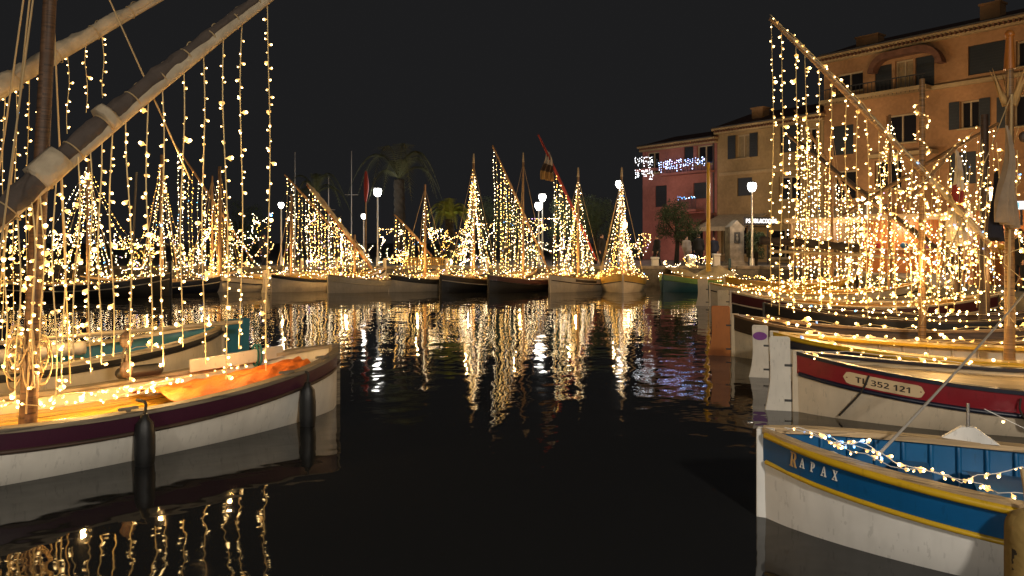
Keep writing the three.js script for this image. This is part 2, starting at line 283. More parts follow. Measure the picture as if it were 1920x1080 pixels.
// ---------------------------------------------------------------- boats
// Local frame: the stern at the origin on the waterline, +x to the bow, y up, +z to starboard side.
class Boat {
  constructor(o) {
    Object.assign(this, { L: 6.2, B: 2.0, Ym: 0.52, Ys: 0.8, Yb: 0.95, sk: 0.24, hull: M.white, strake: null, rail: M.darkWood, cap: M.wood, deck: M.beigeWood, inside: M.beigeWood, post: null, deckDrop: 0.16, cockpit: [0.2, 0.52], floorY: 0.12 }, o);
    const k = Math.hypot(o.ax, o.ad); this.ax = o.ax / k; this.ad = o.ad / k;
    this.turn = Math.atan2(this.ad, this.ax);
    this.g = thing('fishing_boat', o.label, 'boat', V(o.X, 0, -o.D), this.turn, 'moored wooden fishing boats');
    this.build();
  }
  world(x, y, z) { return V(x, y, z).applyAxisAngle(V(0, 1, 0), this.turn).add(V(this.X, 0, -this.D)); }
  local(v) { return v.clone().sub(V(this.X, 0, -this.D)).applyAxisAngle(V(0, 1, 0), -this.turn); }
  sAt(px) { const k = (px - CX) / F; return (k * this.D - this.X) / (this.ax - k * this.ad); }      // place along the centre line seen at this column
  on(px, py) { const s = this.sAt(px), D = this.D + s * this.ad; return V(s, EYE + (HY - py) / F * D, 0); }   // a point of the centre plane
  half(u) { const a = Math.abs(2 * u - 1); return Math.max(0.025, this.B / 2 * Math.pow(Math.max(0, 1 - Math.pow(a, 2.5)), u < 0.5 ? this.blunt ?? 0.78 : 0.78)); }
  sheer(u) { const a = 2 * u - 1; return this.Ym + ((a < 0 ? this.Ys : this.Yb) - this.Ym) * Math.pow(Math.abs(a), 2.1); }
  skin(u, y, off = 0) {                                   // half breadth at height y
    const top = this.sheer(u), v = clamp((top - y) / (top + 0.42), 0, 1);
    return Math.max(0.02, this.half(u) * Math.pow(1 - Math.pow(v, 2.6), 0.62)) + off;
  }
  side(u, y, s, off = 0) { return V(this.L * u, y, s * this.skin(u, y, off)); }
  line(fn, n = 22, a = 0, b = 1) { const out = []; for (let i = 0; i <= n; i++) out.push(fn(lerp(a, b, i / n))); return out; }
  build() {
    const g = this.g, both = (f) => [f(1), f(-1)], sk = this.sk;
    put('hull', both((s) => grid((u, v) => this.side(u, lerp(this.sheer(u) - sk, -0.4, v), s), 30, 8, s > 0)), this.hull, g);
    if (this.band) put('waterline_band', both((s) => grid((u, v) => this.side(u, lerp(this.band, -0.3, v), s, 0.006), 30, 2, s > 0)), this.bandMat ?? M.navy, g);
    put('strake', both((s) => grid((u, v) => this.side(u, lerp(this.sheer(u), this.sheer(u) - sk, v), s, 0.012), 30, 3, s > 0)), this.strake ?? this.hull, g);
    put('rub_rail', both((s) => sweep(this.line((u) => this.side(u, this.sheer(u) - sk, s, 0.018), 18, 0.005, 0.995), this.railR ?? 0.022, 6, 40)), this.rail, g);
    if (this.topRail) put('top_rail', both((s) => sweep(this.line((u) => this.side(u, this.sheer(u) - 0.015, s, 0.03), 18, 0.005, 0.995), 0.03, 6, 40)), this.topRail, g);
    // gunwale cap: a flat plank with thickness round the hull
    const w = this.capW ?? 0.13;
    const cap = (s) => grid((u, v) => {
      const q = v * 4, k = Math.floor(q) % 4, f = q - Math.floor(q), c = [[0.035, 0.03], [-w, 0.03], [-w, -0.015], [0.035, -0.015]], a = c[k], b = c[(k + 1) % 4];
      const o = lerp(a[0], b[0], f), hb = this.half(u);
      return V(this.L * u, this.sheer(u) + lerp(a[1], b[1], f), s * Math.max(hb + o, 0.004));
    }, 34, 4, s < 0);
    put('gunwale', both(cap).map((x) => { const n = x.toNonIndexed(); n.computeVertexNormals(); return n; }), this.cap, g);
    put('inner_hull', both((s) => grid((u, v) => { const y = lerp(this.sheer(u) - 0.02, this.floorY - 0.03, v); return V(this.L * u, y, s * Math.max(0.01, this.skin(u, y) - 0.05)); }, 26, 5, s < 0)), this.inside, g);
    const across = (u0, u1, yf, inset, m, name) => put(name, [grid((u, v) => { const uu = lerp(u0, u1, u), y = yf(uu), h = Math.max(0.01, this.skin(uu, y) - inset), z = (2 * v - 1) * h; return V(this.L * uu, y + 0.03 * (1 - (2 * v - 1) ** 2), z); }, 16, 6, false)], m, g);
    const [c0, c1] = this.cockpit, dy = (u) => this.sheer(u) - this.deckDrop;
    across(0.03, 0.97, () => this.floorY, 0.05, this.floorMat ?? this.inside, 'floor');
    if (c0 > 0.03) across(0.02, c0, dy, 0.045, this.deck, 'after_deck');
    if (c1 < 0.97) across(c1, 0.98, dy, 0.045, this.deck, 'foredeck');
    for (const u of [c0, c1]) if (u > 0.03 && u < 0.97) put('bulkhead', [grid((v, t) => { const y = lerp(this.floorY, dy(u) + 0.02, t); return V(this.L * u, y, (2 * v - 1) * (this.skin(u, y) - 0.05)); }, 4, 3)], this.inside, g);
    for (const u of this.thwarts ?? [0.3, 0.44]) { const h = this.half(u) - 0.06; put('thwart', [rbx(0.22, 0.035, 2 * h, this.L * u, this.sheer(u) - 0.2, 0, 0.01)], this.thwartMat ?? this.deck, g); }
    if (this.ribs) for (let i = 0; i < this.ribs; i++) for (const s of [1, -1]) { const u = lerp(c0 + 0.02, c1 - 0.02, i / (this.ribs - 1)); put('rib', [sweep([0, 0.5, 1].map((t) => { const y = lerp(this.sheer(u) - 0.03, this.floorY, t); return V(this.L * u, y, s * (this.skin(u, y) - 0.07)); }), 0.022, 5, 4)], this.inside, g); }
    const pm = this.post ?? this.hull;
    put('stern_post', [rbx(0.14, this.Ys + 0.42, 0.085, 0.02, (this.Ys - 0.38) / 2 + (this.postUp ?? 0.02), 0, 0.012)], pm, g);
    put('stem_post', [rbx(0.15, this.Yb + 0.8, 0.09, this.L - 0.02, (this.Yb + 0.4) / 2 - 0.1, 0, 0.015)], pm, g);
    const r = this.rudder;
    if (r) {
      const top = r.top ?? 0.95, wd = r.w ?? 0.36, sh = new THREE.Shape();
      sh.moveTo(-0.06, -0.35); sh.lineTo(-0.085, top - 0.03); sh.quadraticCurveTo(-0.085, top, -0.12, top); sh.lineTo(-0.07 - wd * 0.95, top); sh.quadraticCurveTo(-0.085 - wd, top, -0.085 - wd, top - 0.05);
      sh.bezierCurveTo(-0.07 - wd * 0.98, top * 0.5, -0.07 - wd * 0.95, top * 0.36, -0.085 - wd * 1.22, -0.02); sh.lineTo(-0.085 - wd * 1.35, -0.35);
      const e = new THREE.ExtrudeGeometry(sh, { depth: 0.045, bevelEnabled: true, bevelSize: 0.008, bevelThickness: 0.008, bevelSegments: 2, curveSegments: 8 }); e.translate(0, 0, -0.022);
      const rd = put('rudder', [e], r.m ?? this.hull, g);
      for (const y of [0.14, top * 0.62]) put('pintle', [rbx(0.13, 0.035, 0.07, -0.085, y, 0, 0.008)], M.iron, rd);
      if (r.patch) { const d = new THREE.CylinderGeometry(wd * 0.47, wd * 0.47, 0.07, 24, 1); d.rotateX(Math.PI / 2); d.scale(1, 0.62, 1); d.translate(-0.085 - wd / 2, top - 0.17, 0); put('rudder_badge', [d], r.patch, rd); }
      if (r.tiller) put('tiller', [sweep([V(-0.2, top + 0.03, 0), V(0.5, top + 0.05, 0), V(1.3, top + 0.12, 0)], (t) => 0.035 - 0.012 * t, 7, 8)], M.wood, g);
    }
    if (this.mast) this.buildMast();
  }
  buildMast() {
    const g = this.g, m = this.mast, s = m.s ?? this.sAt(m.px), top = m.top ?? this.on(m.px, m.py).y, lean = m.lean ?? 0, base = m.base ?? 0.15, r0 = m.r ?? 0.075;
    this.ms = s; this.mastTop = V(s + lean, top, 0);
    put('mast', [sweep([V(s, base, 0), V(s + lean * 0.5, (base + top) / 2, 0), this.mastTop], (t) => r0 * (1 - 0.35 * t), 10, 10)], m.m ?? M.mast, g);
    if (m.cap) put('mast_cap', [sweep([this.mastTop.clone().add(V(0, -0.1, 0)), this.mastTop.clone().add(V(0, 0.35, 0))], (t) => r0 * 0.8 * (1 - 0.5 * t), 8, 3)], M.paleWood, g);
    if (!m.nostay) for (const [dx, sd] of [[-0.9, 1], [-0.9, -1], [0.7, 1], [0.7, -1]]) { const u = clamp((s + dx) / this.L, 0.06, 0.94); put('stay', [rod(this.mastTop.clone().add(V(0, -0.15, 0)), V(this.L * u, this.sheer(u), sd * this.half(u) * 0.96), m.stayR ?? 0.01, 4)], M.rope, g); }
    const y = this.yard; if (!y) return;
    // peak and heel of the lateen yard in the centre plane, given by the picture columns and rows that they show at
    const a = y.a ?? this.on(...y.peak), b = y.b ?? this.on(...y.heel), off = y.off ?? -0.12; a.z = b.z = off;
    this.ya = a; this.yb = b;
    const mid = a.clone().lerp(b, 0.5).add(V(0, y.bend ?? 0.05, 0)), R = y.r ?? 0.05;
    this.yc = new THREE.QuadraticBezierCurve3(a, mid.clone().multiplyScalar(2).sub(a.clone().add(b).multiplyScalar(0.5)), b);
    const pts = this.yc.getPoints(8);
    const yd = put('yard', [sweep(pts, (t) => R * (0.55 + 0.6 * Math.min(1, 2.2 * Math.min(t + 0.1, 1.1 - t))), 9, 24)], y.m ?? M.mast, g);
    if (y.sail) {
      const n = 40, lump = []; for (let i = 0; i <= n; i++) lump.push(1 + rr(-0.22, 0.18));
      const up = y.sailUp ?? 0.09, sp = this.yc.getPoints(10).map((p) => p.clone().add(V(0, up, 0)));
      put('furled_sail', [sweep(sp, (t, q) => { const i = t * n, k = Math.floor(i), f = i - k, l = lerp(lump[k], lump[Math.min(n, k + 1)], f); const e = Math.min(1, 9 * Math.min(t + 0.02, 1.02 - t)); return lerp(y.sail[0], y.sail[1], t) * l * e * (1 + 0.08 * Math.sin(q * 5 + t * 30) + 0.07 * Math.sin(q * 3 - t * 75)); }, 14, 60)], y.sailMat ?? M.sail, yd);
      for (let i = 1; i < (y.ties ?? 9); i++) {
        const t = i / (y.ties ?? 9), c = this.yc.getPoint(t).add(V(0, up * 0.7, 0)), dir = this.yc.getTangent(t), r = lerp(y.sail[0], y.sail[1], t) * 1.13;
        const tor = new THREE.TorusGeometry(r, 0.008, 5, 18); tor.applyQuaternion(new THREE.Quaternion().setFromUnitVectors(V(0, 0, 1), dir)); tor.translate(c.x, c.y, c.z);
        const e0 = c.clone().add(V(0, r, 0));
        put('lashing', [tor], M.rope, yd); put('lashing_end', [sweep([e0, e0.clone().add(V(-0.04, 0.08, 0.02)), e0.clone().add(V(-0.12, 0.1, 0.05))], 0.008, 4, 5)], M.rope, yd);
      }
    }
  }
  // curtain of strands under the yard
  curtain(label, ts, o = {}) {
    const c = thing('light_curtain', label, 'fairy lights', V(0, 0, 0), 0, 'curtains of fairy lights hung from boat yards'), loc = (v) => this.world(v.x, v.y, v.z);
    ts.forEach((t0) => {
      const [t, len] = Array.isArray(t0) ? t0 : [t0];
      const p = this.yc.getPoint(clamp(t, 0, 1)); p.y -= 0.04; p.z += rr(-0.06, 0.06);
      const bot = (o.bot ?? 0.8) + rr(-0.15, 0.3), L = len ?? (p.y - bot);
      if (L < 0.25) return;
      strand(c, drop(loc(p), L, o.sway ?? 0.04), o);
    });
    return c;
  }
  // strands spread from the mast head to the gunwales like a tent
  tent(label, n, o = {}) {
    const c = thing('light_curtain', label, 'fairy lights', V(0, 0, 0), 0, 'tents of fairy lights spread from mast heads');
    for (let i = 0; i < n; i++) {
      const a = i / n * Math.PI * 2 + rr(-0.1, 0.1), rx = (o.rx ?? 1.3) * rr(0.2, 1.25), rz = (o.rz ?? 0.9) * rr(0.2, 1.15), top = this.mastTop.clone().add(V(0, -(i % 3 ? rr(0, o.spread ?? 0.6) : rr(0.2, 0.5) * this.mastTop.y), 0));
      const foot = V(this.ms + Math.cos(a) * rx, (o.bot ?? 0.7) + rr(0, 0.3), Math.sin(a) * rz), mid = top.clone().lerp(foot, 0.55); mid.lerp(V(this.ms, mid.y, 0), rr(0.1, 0.3));
      strand(c, [top, mid, foot].map((v) => this.world(v.x, v.y, v.z)), o);
    }
    return c;
  }
  // garlands laid on the gunwales and deck
  garland(label, o = {}) {
    const c = thing('light_garland', label, 'fairy lights', V(0, 0, 0), 0, 'garlands of fairy lights laid along boat rails');
    for (const [u0, u1, s, dy, dz] of o.runs ?? [[0.03, 0.95, 1, 0.1, 0], [0.03, 0.95, -1, 0.1, 0], [0.15, 0.85, 0.3, 0.12, 0]]) {
      const pts = this.line((u) => V(this.L * u, this.sheer(u) + dy, s * (this.half(u) - 0.02) + (dz ?? 0)), 10, u0, u1).map((v) => this.world(v.x, v.y, v.z));
      strand(c, wander(pts, 0.3, o.jit ?? 0.05, o.jy ?? 0.06), { sp: 0.17, ...o });
    }
    return c;
  }
}
const seq = (n, a, b, j = 0.3) => Array.from({ length: n }, (_, i) => lerp(a, b, clamp((i + rr(-j, j)) / (n - 1), 0, 1)));

// ---- left foreground boat: white hull under a purple band, yellow deck, orange cover
const L1 = new Boat({ label: 'white boat with purple band and orange cover, large in left foreground', X: -2.45, D: 10.7, ax: -0.68, ad: -0.73, L: 6.6, B: 1.95, Ym: 0.5, Ys: 0.80, Yb: 0.9, sk: 0.19, strake: M.purple, rail: M.darkWood, cap: M.greyWood, capW: 0.12, deck: M.varnish, inside: M.cream, hull: M.white, post: M.greyWood, cockpit: [0.05, 0.31], deckDrop: 0.20, thwarts: [], blunt: 0.56,
  mast: { s: 3.75, top: 6.4, lean: -0.28, r: 0.085, base: 0.3, nostay: true, m: M.mastDark }, yard: { peak: [512, -12], heel: [-60, 470], bend: 0.10, r: 0.075, sail: [0.045, 0.135], sailUp: 0.10, ties: 11, m: M.sail, sailMat: M.sailDark, off: -0.14 } });  // pale yard, dark roll: lit underside and shaded top of sail put into colour
{
  const g = L1.g, B = L1, yd = g.children.find((c) => c.name === 'yard');
  // orange cover over the after cockpit
  const cover = put('tarpaulin', [grid((u, v) => { const uu = lerp(0.08, 0.37, u), z = (2 * v - 1), h = B.half(uu) - 0.13; return V(B.L * uu, B.sheer(uu) - 0.15 + 0.12 * (1 - z * z) + 0.016 * Math.abs(Math.sin(v * 13 + u * 9)) + 0.014 * Math.abs(Math.sin(u * 17 - v * 7)) + 0.01 * Math.sin(u * 41 + v * 23), z * h); }, 40, 40)], M.orange, g);
  put('plank', [new RoundedBoxGeometry(1.25, 0.17, 0.05, 2, 0.012).rotateY(-0.12).rotateZ(-0.06).translate(1.15, 0.70, 0.56)], M.greyPaint, g);
  put('plank_tie', [new THREE.TorusGeometry(0.13, 0.014, 6, 16).scale(0.6, 1.1, 1).rotateY(1.6).translate(0.85, 0.72, 0.56), new THREE.TorusGeometry(0.13, 0.014, 6, 16).scale(0.6, 1.1, 1).rotateY(1.6).translate(0.9, 0.72, 0.56)], M.greenRope, g);
  put('bolster', [new THREE.CapsuleGeometry(0.075, 0.42, 6, 12).rotateZ(Math.PI / 2).translate(2.35, 0.66, 0.72)], M.black, g);
  for (let i = 0; i < 7; i++) put('deck_board', [grid((a, v) => { const uu = lerp(0.315, 0.62, a), h = B.half(uu) - 0.16, z = lerp(-h, h, (i + 0.03 + v * 0.94) / 7); return V(B.L * uu, B.sheer(uu) - 0.158 + 0.004 * (i % 2), z); }, 10, 1)], M.varnish, g);
  put('hatch', [rbx(0.9, 0.12, 0.8, 4.75, 0.62, 0.1, 0.02)], M.varnish, g);
  for (const x of [0.55, 1.2, 3.1]) put('cleat', [rbx(0.2, 0.03, 0.03, x, B.sheer(x / B.L) + 0.06, -B.half(x / B.L) + 0.05, 0.01), rbx(0.05, 0.05, 0.03, x, B.sheer(x / B.L) + 0.04, -B.half(x / B.L) + 0.05, 0.01)], M.greyWood, g);
  // canvas sleeves on the yard
  for (const [t, l] of [[0.80, 0.34], [0.63, 0.11]]) {
    const c = B.yc.getPoint(t).add(V(0, 0.12, -0.02)), dir = B.yc.getTangent(t), s = sweep([c.clone().addScaledVector(dir, -l / 2), c.clone().addScaledVector(dir, l / 2)], (q, a) => 0.15 + 0.008 * Math.sin(a * 7), 16, 4);
    put('canvas_sleeve', [s], M.sail, yd);
  }
  // running rigging, blocks and coils
  const mt = B.mastTop, rig = [];
  for (const [x0, y0, z0, x1, y1, z1] of [[3.6, 6.2, 0.05, 4.1, 0.7, 0.75], [3.6, 6.2, 0.02, 3.95, 0.75, 0.55], [3.55, 6.2, -0.05, 4.3, 0.7, -0.6], [3.55, 6.1, 0.06, 3.1, 0.6, 0.8], [3.5, 6.1, 0.0, 2.0, 3.0, 0.1], [3.7, 3.0, 0.1, 3.72, 0.5, 0.12], [3.66, 3.0, -0.1, 3.8, 0.5, -0.14]]) rig.push(rod(V(x0, y0, z0), V(x1, y1, z1), 0.010, 5));
  put('rigging', rig, M.rope, g);
  const tb = V(2.62, 0, 0.35);
  const tk = put('tackle_rope', [sweep([V(2.62, 3.05, 0.12), V(2.62, 1.5, 0.3), V(2.62, 0.63, 0.4)], 0.012, 5, 12), sweep([V(2.66, 1.05, 0.34), V(2.69, 0.85, 0.36), V(2.66, 0.66, 0.4)], 0.014, 5, 8)], M.darkRope, g);
  for (const y of [1.10, 0.76]) { const b = new THREE.SphereGeometry(0.09, 14, 10); b.scale(0.85, 1.15, 0.55); b.translate(2.64, y, 0.36); put('pulley_block', [b, cyl(0.02, 0.02, 0.14, 2.64, y + 0.1, 0.36, 6)], M.darkWood, g); }
  const coils = [];
  for (let i = 0; i < 16; i++) { const a = rr(0, 6.28), t = new THREE.TorusGeometry(1, 0.09, 5, 20); t.scale(rr(0.06, 0.10), rr(0.12, 0.22), 0.1); t.rotateX(rr(-0.3, 0.3)); t.rotateY(a); t.translate(3.74 + Math.cos(a) * 0.12, rr(0.85, 1.2), Math.sin(a) * 0.14); coils.push(t); }
  put('rope_coil', coils, M.rope, g);
  // strands
  const tOf = (px) => { let lo = 0, hi = 1; for (let i = 0; i < 30; i++) { const m = (lo + hi) / 2, p = B.yc.getPoint(m), w = B.world(p.x, p.y, p.z); (CX + F * w.x / -w.z > px) ? lo = m : hi = m; } return lo; };
  const c = B.curtain('curtain of flared fairy lights under the canvas-wrapped yard in left foreground', [508, 458, 418, 383, 346, 304, 273, 238, 208, 187, 168, 145, 122, 100, 78, 58, 36, 14, -10, -30].map(tOf), { near: true, own: true, bot: 0.72, bare: 0.05, sp: 0.105, size: 1.0, sway: 0.05, wr: 0.007 });
  const d = thing('light_garland', 'tangle of fairy lights lying round the mast foot in left foreground', 'fairy lights', V(0, 0, 0), 0, 'garlands of fairy lights laid along boat rails');
  strand(d, wander([[2.4, 0.62, -0.1], [3.1, 0.6, -0.15], [3.5, 0.58, 0.15], [3.9, 0.56, 0.2], [4.3, 0.56, -0.1], [4.8, 0.75, 0.1], [5.3, 0.62, 0.2]].map(([x, y, z]) => B.world(x, y, z)), 0.25, 0.1, 0.04), { near: true, sp: 0.07, size: 1.1 });
  strand(d, wander([[1.3, 0.72, 0.0], [1.9, 0.66, -0.1], [2.5, 0.6, -0.05], [3.3, 0.55, -0.25], [3.8, 0.6, -0.2]].map(([x, y, z]) => B.world(x, y, z)), 0.25, 0.05, 0.03), { near: true, sp: 0.09, size: 0.95 });
  strand(d, wander([[3.6, 0.52, 0.35], [3.8, 0.55, 0.45], [4.2, 0.55, 0.3], [4.6, 0.72, 0.4]].map(([x, y, z]) => B.world(x, y, z)), 0.2, 0.07, 0.03), { near: true, sp: 0.06, size: 1.1 });
  for (const [x, y, z, k] of [[3.25, 0.85, -0.1, 5], [2.45, 0.85, -0.1, 4], [1.5, 1.0, 0.1, 2], [4.5, 1.0, 0.0, 5], [1.9, 2.0, 0.1, 1.3], [3.2, 1.9, 0.3, 1.3], [0.9, 3.6, 0.1, 1.3], [2.2, 3.2, 0.1, 1.3]]) lamp(B.world(x, y, z), 1, 0.58, 0.19, k);
}
// ---- second left boat, blue inside, blue rudder
const L2 = new Boat({ label: 'beige boat with blue inside and blue rudder, behind left foreground boat', X: -4.95, D: 13.1, ax: -0.68, ad: -0.73, L: 6.6, B: 1.9, Ym: 0.55, Ys: 0.84, Yb: 0.95, sk: 0.10, blunt: 0.56, hull: M.cream, strake: M.black, rail: M.black, cap: M.paleWood, inside: M.tealIn, deck: M.tealIn, floorMat: M.teal, cockpit: [0.03, 0.6], rudder: { m: M.tealIn, w: 0.42, top: 0.92 },
  thwartMat: M.beigeWood, mast: { s: 3.9, top: 6.6, r: 0.08, nostay: true }, yard: { peak: [312, -8], heel: [-140, 262], bend: 0.05, r: 0.06, sail: [0.07, 0.16], sailUp: 0.07, ties: 6, m: M.sail, sailMat: M.sail, off: 0.1 } });
{
  const g = L2.g, B = L2;
  put('boom', [sweep([B.local(at(455, 603, 12.4)), B.local(at(200, 625, 11.6)), B.local(at(-60, 648, 11.0))], 0.035, 8, 10)], M.paleWood, g);
  put('gear_roll', [sweep([V(2.0, 0.62, 0.4), V(2.8, 0.6, 0.45), V(3.6, 0.58, 0.45)], (t) => 0.10 + 0.012 * Math.sin(t * 40), 10, 20)], M.clothWhite, g);
  const tOf = (px) => { let lo = 0, hi = 1; for (let i = 0; i < 30; i++) { const m = (lo + hi) / 2, p = B.yc.getPoint(m), w = B.world(p.x, p.y, p.z); (CX + F * w.x / -w.z > px) ? lo = m : hi = m; } return lo; };
  B.curtain('shorter curtain of fairy lights under the second yard at upper left', [[tOf(193), 1.0], [tOf(160), 1.05], [tOf(128), 1.2], tOf(78), tOf(52), tOf(28), tOf(8), tOf(-15)], { near: true, bot: 0.9, sp: 0.115, size: 1.0, sway: 0.04 });
  B.garland('fairy lights along the near rail of the blue-lined boat at left', { runs: [[0.1, 0.75, 1, 0.05, 0], [0.2, 0.7, -1, 0.05, 0]], near: true, sp: 0.2, size: 1.0 });
  for (const [x, y, z, k] of [[2.4, 1.2, 0.0, 2.2], [3.6, 1.8, 0.2, 2], [1.0, 1.2, -0.1, 1.6]]) lamp(B.world(x, y, z), 1, 0.58, 0.19, k);
}
// ---- the far row, left to right. Each entry: stern column, depth, heading, colours, rig
const far = [
  { label: 'long dark boat at far left behind the hanging strands', px: -60, D: 31, ax: 0.97, ad: 0.22, L: 7.6, hull: M.black, strake: M.black, rail: M.offwhite, cap: M.beigeWood, mast: { px: 165, py: 300, m: M.mast }, rudder: null, kind: 'tent', n: 34, rx: 2.4, where: 'the long dark boat at far left' },
  { label: 'dark boat with gold rail and slim gilded mast at left', px: 150, D: 33, ax: 0.9, ad: 0.42, L: 6.6, hull: M.navy, strake: M.navy, rail: M.offwhite, cap: M.beigeWood, mast: { px: 303, py: 290, m: M.mast, r: 0.09 }, kind: 'tent', n: 16, rx: 1.6, where: 'the slim gilded mast at left' },
  { label: 'grey boat with brown strake under a steep yard, left of the far row', px: 333, D: 34.4, ax: 0.7, ad: 0.7, hull: M.brownPaint, strake: M.brownPaint, rail: M.orangePaint, cap: M.beigeWood, post: M.offwhite, mast: { px: 398, py: 330, r: 0.06 }, yard: { peak: [331, 272], heel: [476, 490] }, kind: 'yard', n: 17, where: 'the steep yard left of the far row' },
  { label: 'pale boat with yellow cover beside the steep-yarded boat', px: 400, D: 34.8, ax: 0.75, ad: 0.66, hull: M.offwhite, strake: M.offwhite, rail: M.black, cap: M.ochre, deck: M.yellow, inside: M.yellow, mast: { px: 412, py: 312, r: 0.1 }, rudder: { m: M.offwhite, w: 0.3, top: 0.95 }, kind: 'tent', n: 10, rx: 1.8, topY: 0.55, where: 'the pale boat with yellow cover' },
  { label: 'white boat with two dark rails and gilt foredeck, fifth from left in far row', px: 508, D: 34.8, ax: 0.72, ad: 0.7, hull: M.offwhite, strake: M.black, sk: 0.12, rail: M.black, cap: M.ochre, inside: M.ochre, mast: { px: 508, py: 362, s: 1.0, r: 0.07 }, yard: { peak: [536, 327], heel: [640, 445] }, rudder: { m: M.offwhite, w: 0.3, top: 1.0 }, kind: 'yard', n: 16, where: 'the dark-railed white boat in the far row' },
  { label: 'beige boat under a dipping spar with wrapped sail, left of street lamp', px: 616, D: 34.2, ax: 0.8, ad: 0.6, hull: M.offwhite, strake: M.cream, rail: M.cream, cap: M.beigeWood, mast: { px: 665, py: 440, r: 0.07 }, yard: { peak: [577, 346], heel: [700, 505], sail: [0.12, 0.07], ties: 4, m: M.orangePaint }, kind: 'yard', n: 20, where: 'the dipping spar with wrapped sail' },
  { label: 'small white boat with black strake and short mast before the palms', px: 728, D: 35, ax: 0.78, ad: 0.62, L: 5.6, hull: M.offwhite, strake: M.black, sk: 0.2, rail: M.black, cap: M.beigeWood, mast: { px: 797, py: 346, r: 0.07 }, yard: { peak: [742, 402], heel: [812, 480] }, kind: 'both', n: 12, where: 'the small black-banded boat before the palms' },
  { label: 'dark hulled boat with cream rail and tapering light tent', px: 826, D: 34.6, ax: 0.72, ad: 0.7, hull: M.black, strake: M.brownPaint, rail: M.offwhite, cap: M.ochre, mast: { px: 888, py: 302, r: 0.075, cap: 1 }, kind: 'tent', n: 26, rx: 1.6, where: 'the dark boat with cream rail' },
  { label: 'black boat with tall slanting yard in middle of far row', px: 916, D: 34.4, ax: 0.66, ad: 0.75, hull: M.black, strake: M.maroon, rail: M.black, cap: M.beigeWood, mast: { px: 981, py: 300, r: 0.06, cap: 1 }, yard: { peak: [927, 272], heel: [1034, 512] }, kind: 'yard', n: 27, where: 'the tall slanting yard in middle of far row' },
  { label: 'cream boat with dark name board under red flagged yard', px: 1031, D: 34.6, ax: 0.66, ad: 0.75, hull: M.offwhite, strake: M.offwhite, rail: M.brownPaint, cap: M.ochre, deck: M.yellow, mast: { px: 1084, py: 328, r: 0.07, cap: 1 }, yard: { peak: [1013, 252], heel: [1122, 488], m: M.clothRed, r: 0.06 }, kind: 'both', n: 20, t0: 0.26, where: 'the red flagged yard' },
  { label: 'yellow banded boat seen stern on with pointed light tent', px: 1168, D: 34.3, ax: 0.12, ad: 0.99, L: 5.6, B: 2.3, hull: M.offwhite, strake: M.ochre, sk: 0.28, rail: M.brownPaint, cap: M.ochre, inside: M.ochre, mast: { s: 2.6, top: 5.5, r: 0.075, cap: 1 }, kind: 'tent', n: 26, rx: 1.1, rz: 1.0, where: 'the yellow banded boat seen stern on' },
  { label: 'dark blue boat under a tan cover beside tall yellow mast', px: 1243, D: 35.0, ax: 0.75, ad: 0.66, L: 5.4, B: 2.4, hull: M.teal, strake: M.green, rail: M.green, cap: M.ochre, mast: { px: 1328, py: 305, r: 0.12, m: M.yellow, nostay: true }, kind: 'none', where: 'the tan covered dark blue boat' },
];
const curtainPane = mat(0.34, 0.25, 0.13, 0.8, clothT);
const farBoats = far.map((o) => {
  const b = new Boat({ ...o, X: (o.px - CX) / F * o.D });
  const opt = { sp: 0.165, r: 0.0148, alt: rnd() < 0.5 ? G.blue : G.violet, wr: 0.004, blue: 0.965, sway: 0.06 };
  const n = o.n ?? 0;
  if (o.kind === 'yard' || o.kind === 'both') b.curtain('curtain of fairy lights hanging from ' + o.where, seq(n, o.t0 ?? 0.03, 0.97), opt);
  if (o.kind === 'tent' || o.kind === 'both') b.tent('tent of fairy lights spread from the mast of ' + o.where.replace(/^the .*mast/, (x) => x), Math.round(n * (o.kind === 'both' ? 0.45 : 0.72)), { ...opt, rx: o.rx, rz: o.rz });
  b.garland('fairy lights along the rails of ' + o.where, { ...opt, jit: 0.16, jy: 0.13, sp: 0.2 });
  if (n) { const h = b.mastTop.y; lamp(b.world(b.ms - 0.6, 1.35, 0.3), 1, 0.58, 0.19, 8); lamp(b.world(b.ms - 0.2, h * 0.55, -0.4), 1, 0.58, 0.19, 3); }
  return b;
});
// details of single far boats
{
  const b = farBoats[11], u = (x) => x / b.L;
  put('boat_cover', [grid((s, v) => { const uu = lerp(0.06, 0.8, s), z = 2 * v - 1; return V(b.L * uu, b.sheer(uu) + 0.04 + 0.42 * (1 - Math.abs(z) ** 1.4) * (0.7 + 0.3 * Math.sin(s * 8)) + 0.03 * Math.sin(v * 20 + s * 9), z * (b.half(uu) + 0.02)); }, 24, 20)], M.tarp, b.g);
  const c = farBoats[9]; put('name_board', [grid((s, v) => c.side(lerp(0.16, 0.36, s), c.sheer(lerp(0.16, 0.36, s)) - lerp(0.06, 0.18, v), 1, 0.022), 8, 2)], M.brownPaint, c.g);
  const d = farBoats[3]; put('boat_cover', [grid((s, v) => { const uu = lerp(0.25, 0.8, s), z = 2 * v - 1; return V(d.L * uu, d.sheer(uu) + 0.03 + 0.2 * (1 - z * z), z * d.half(uu)); }, 12, 10)], M.yellow, d.g);
}
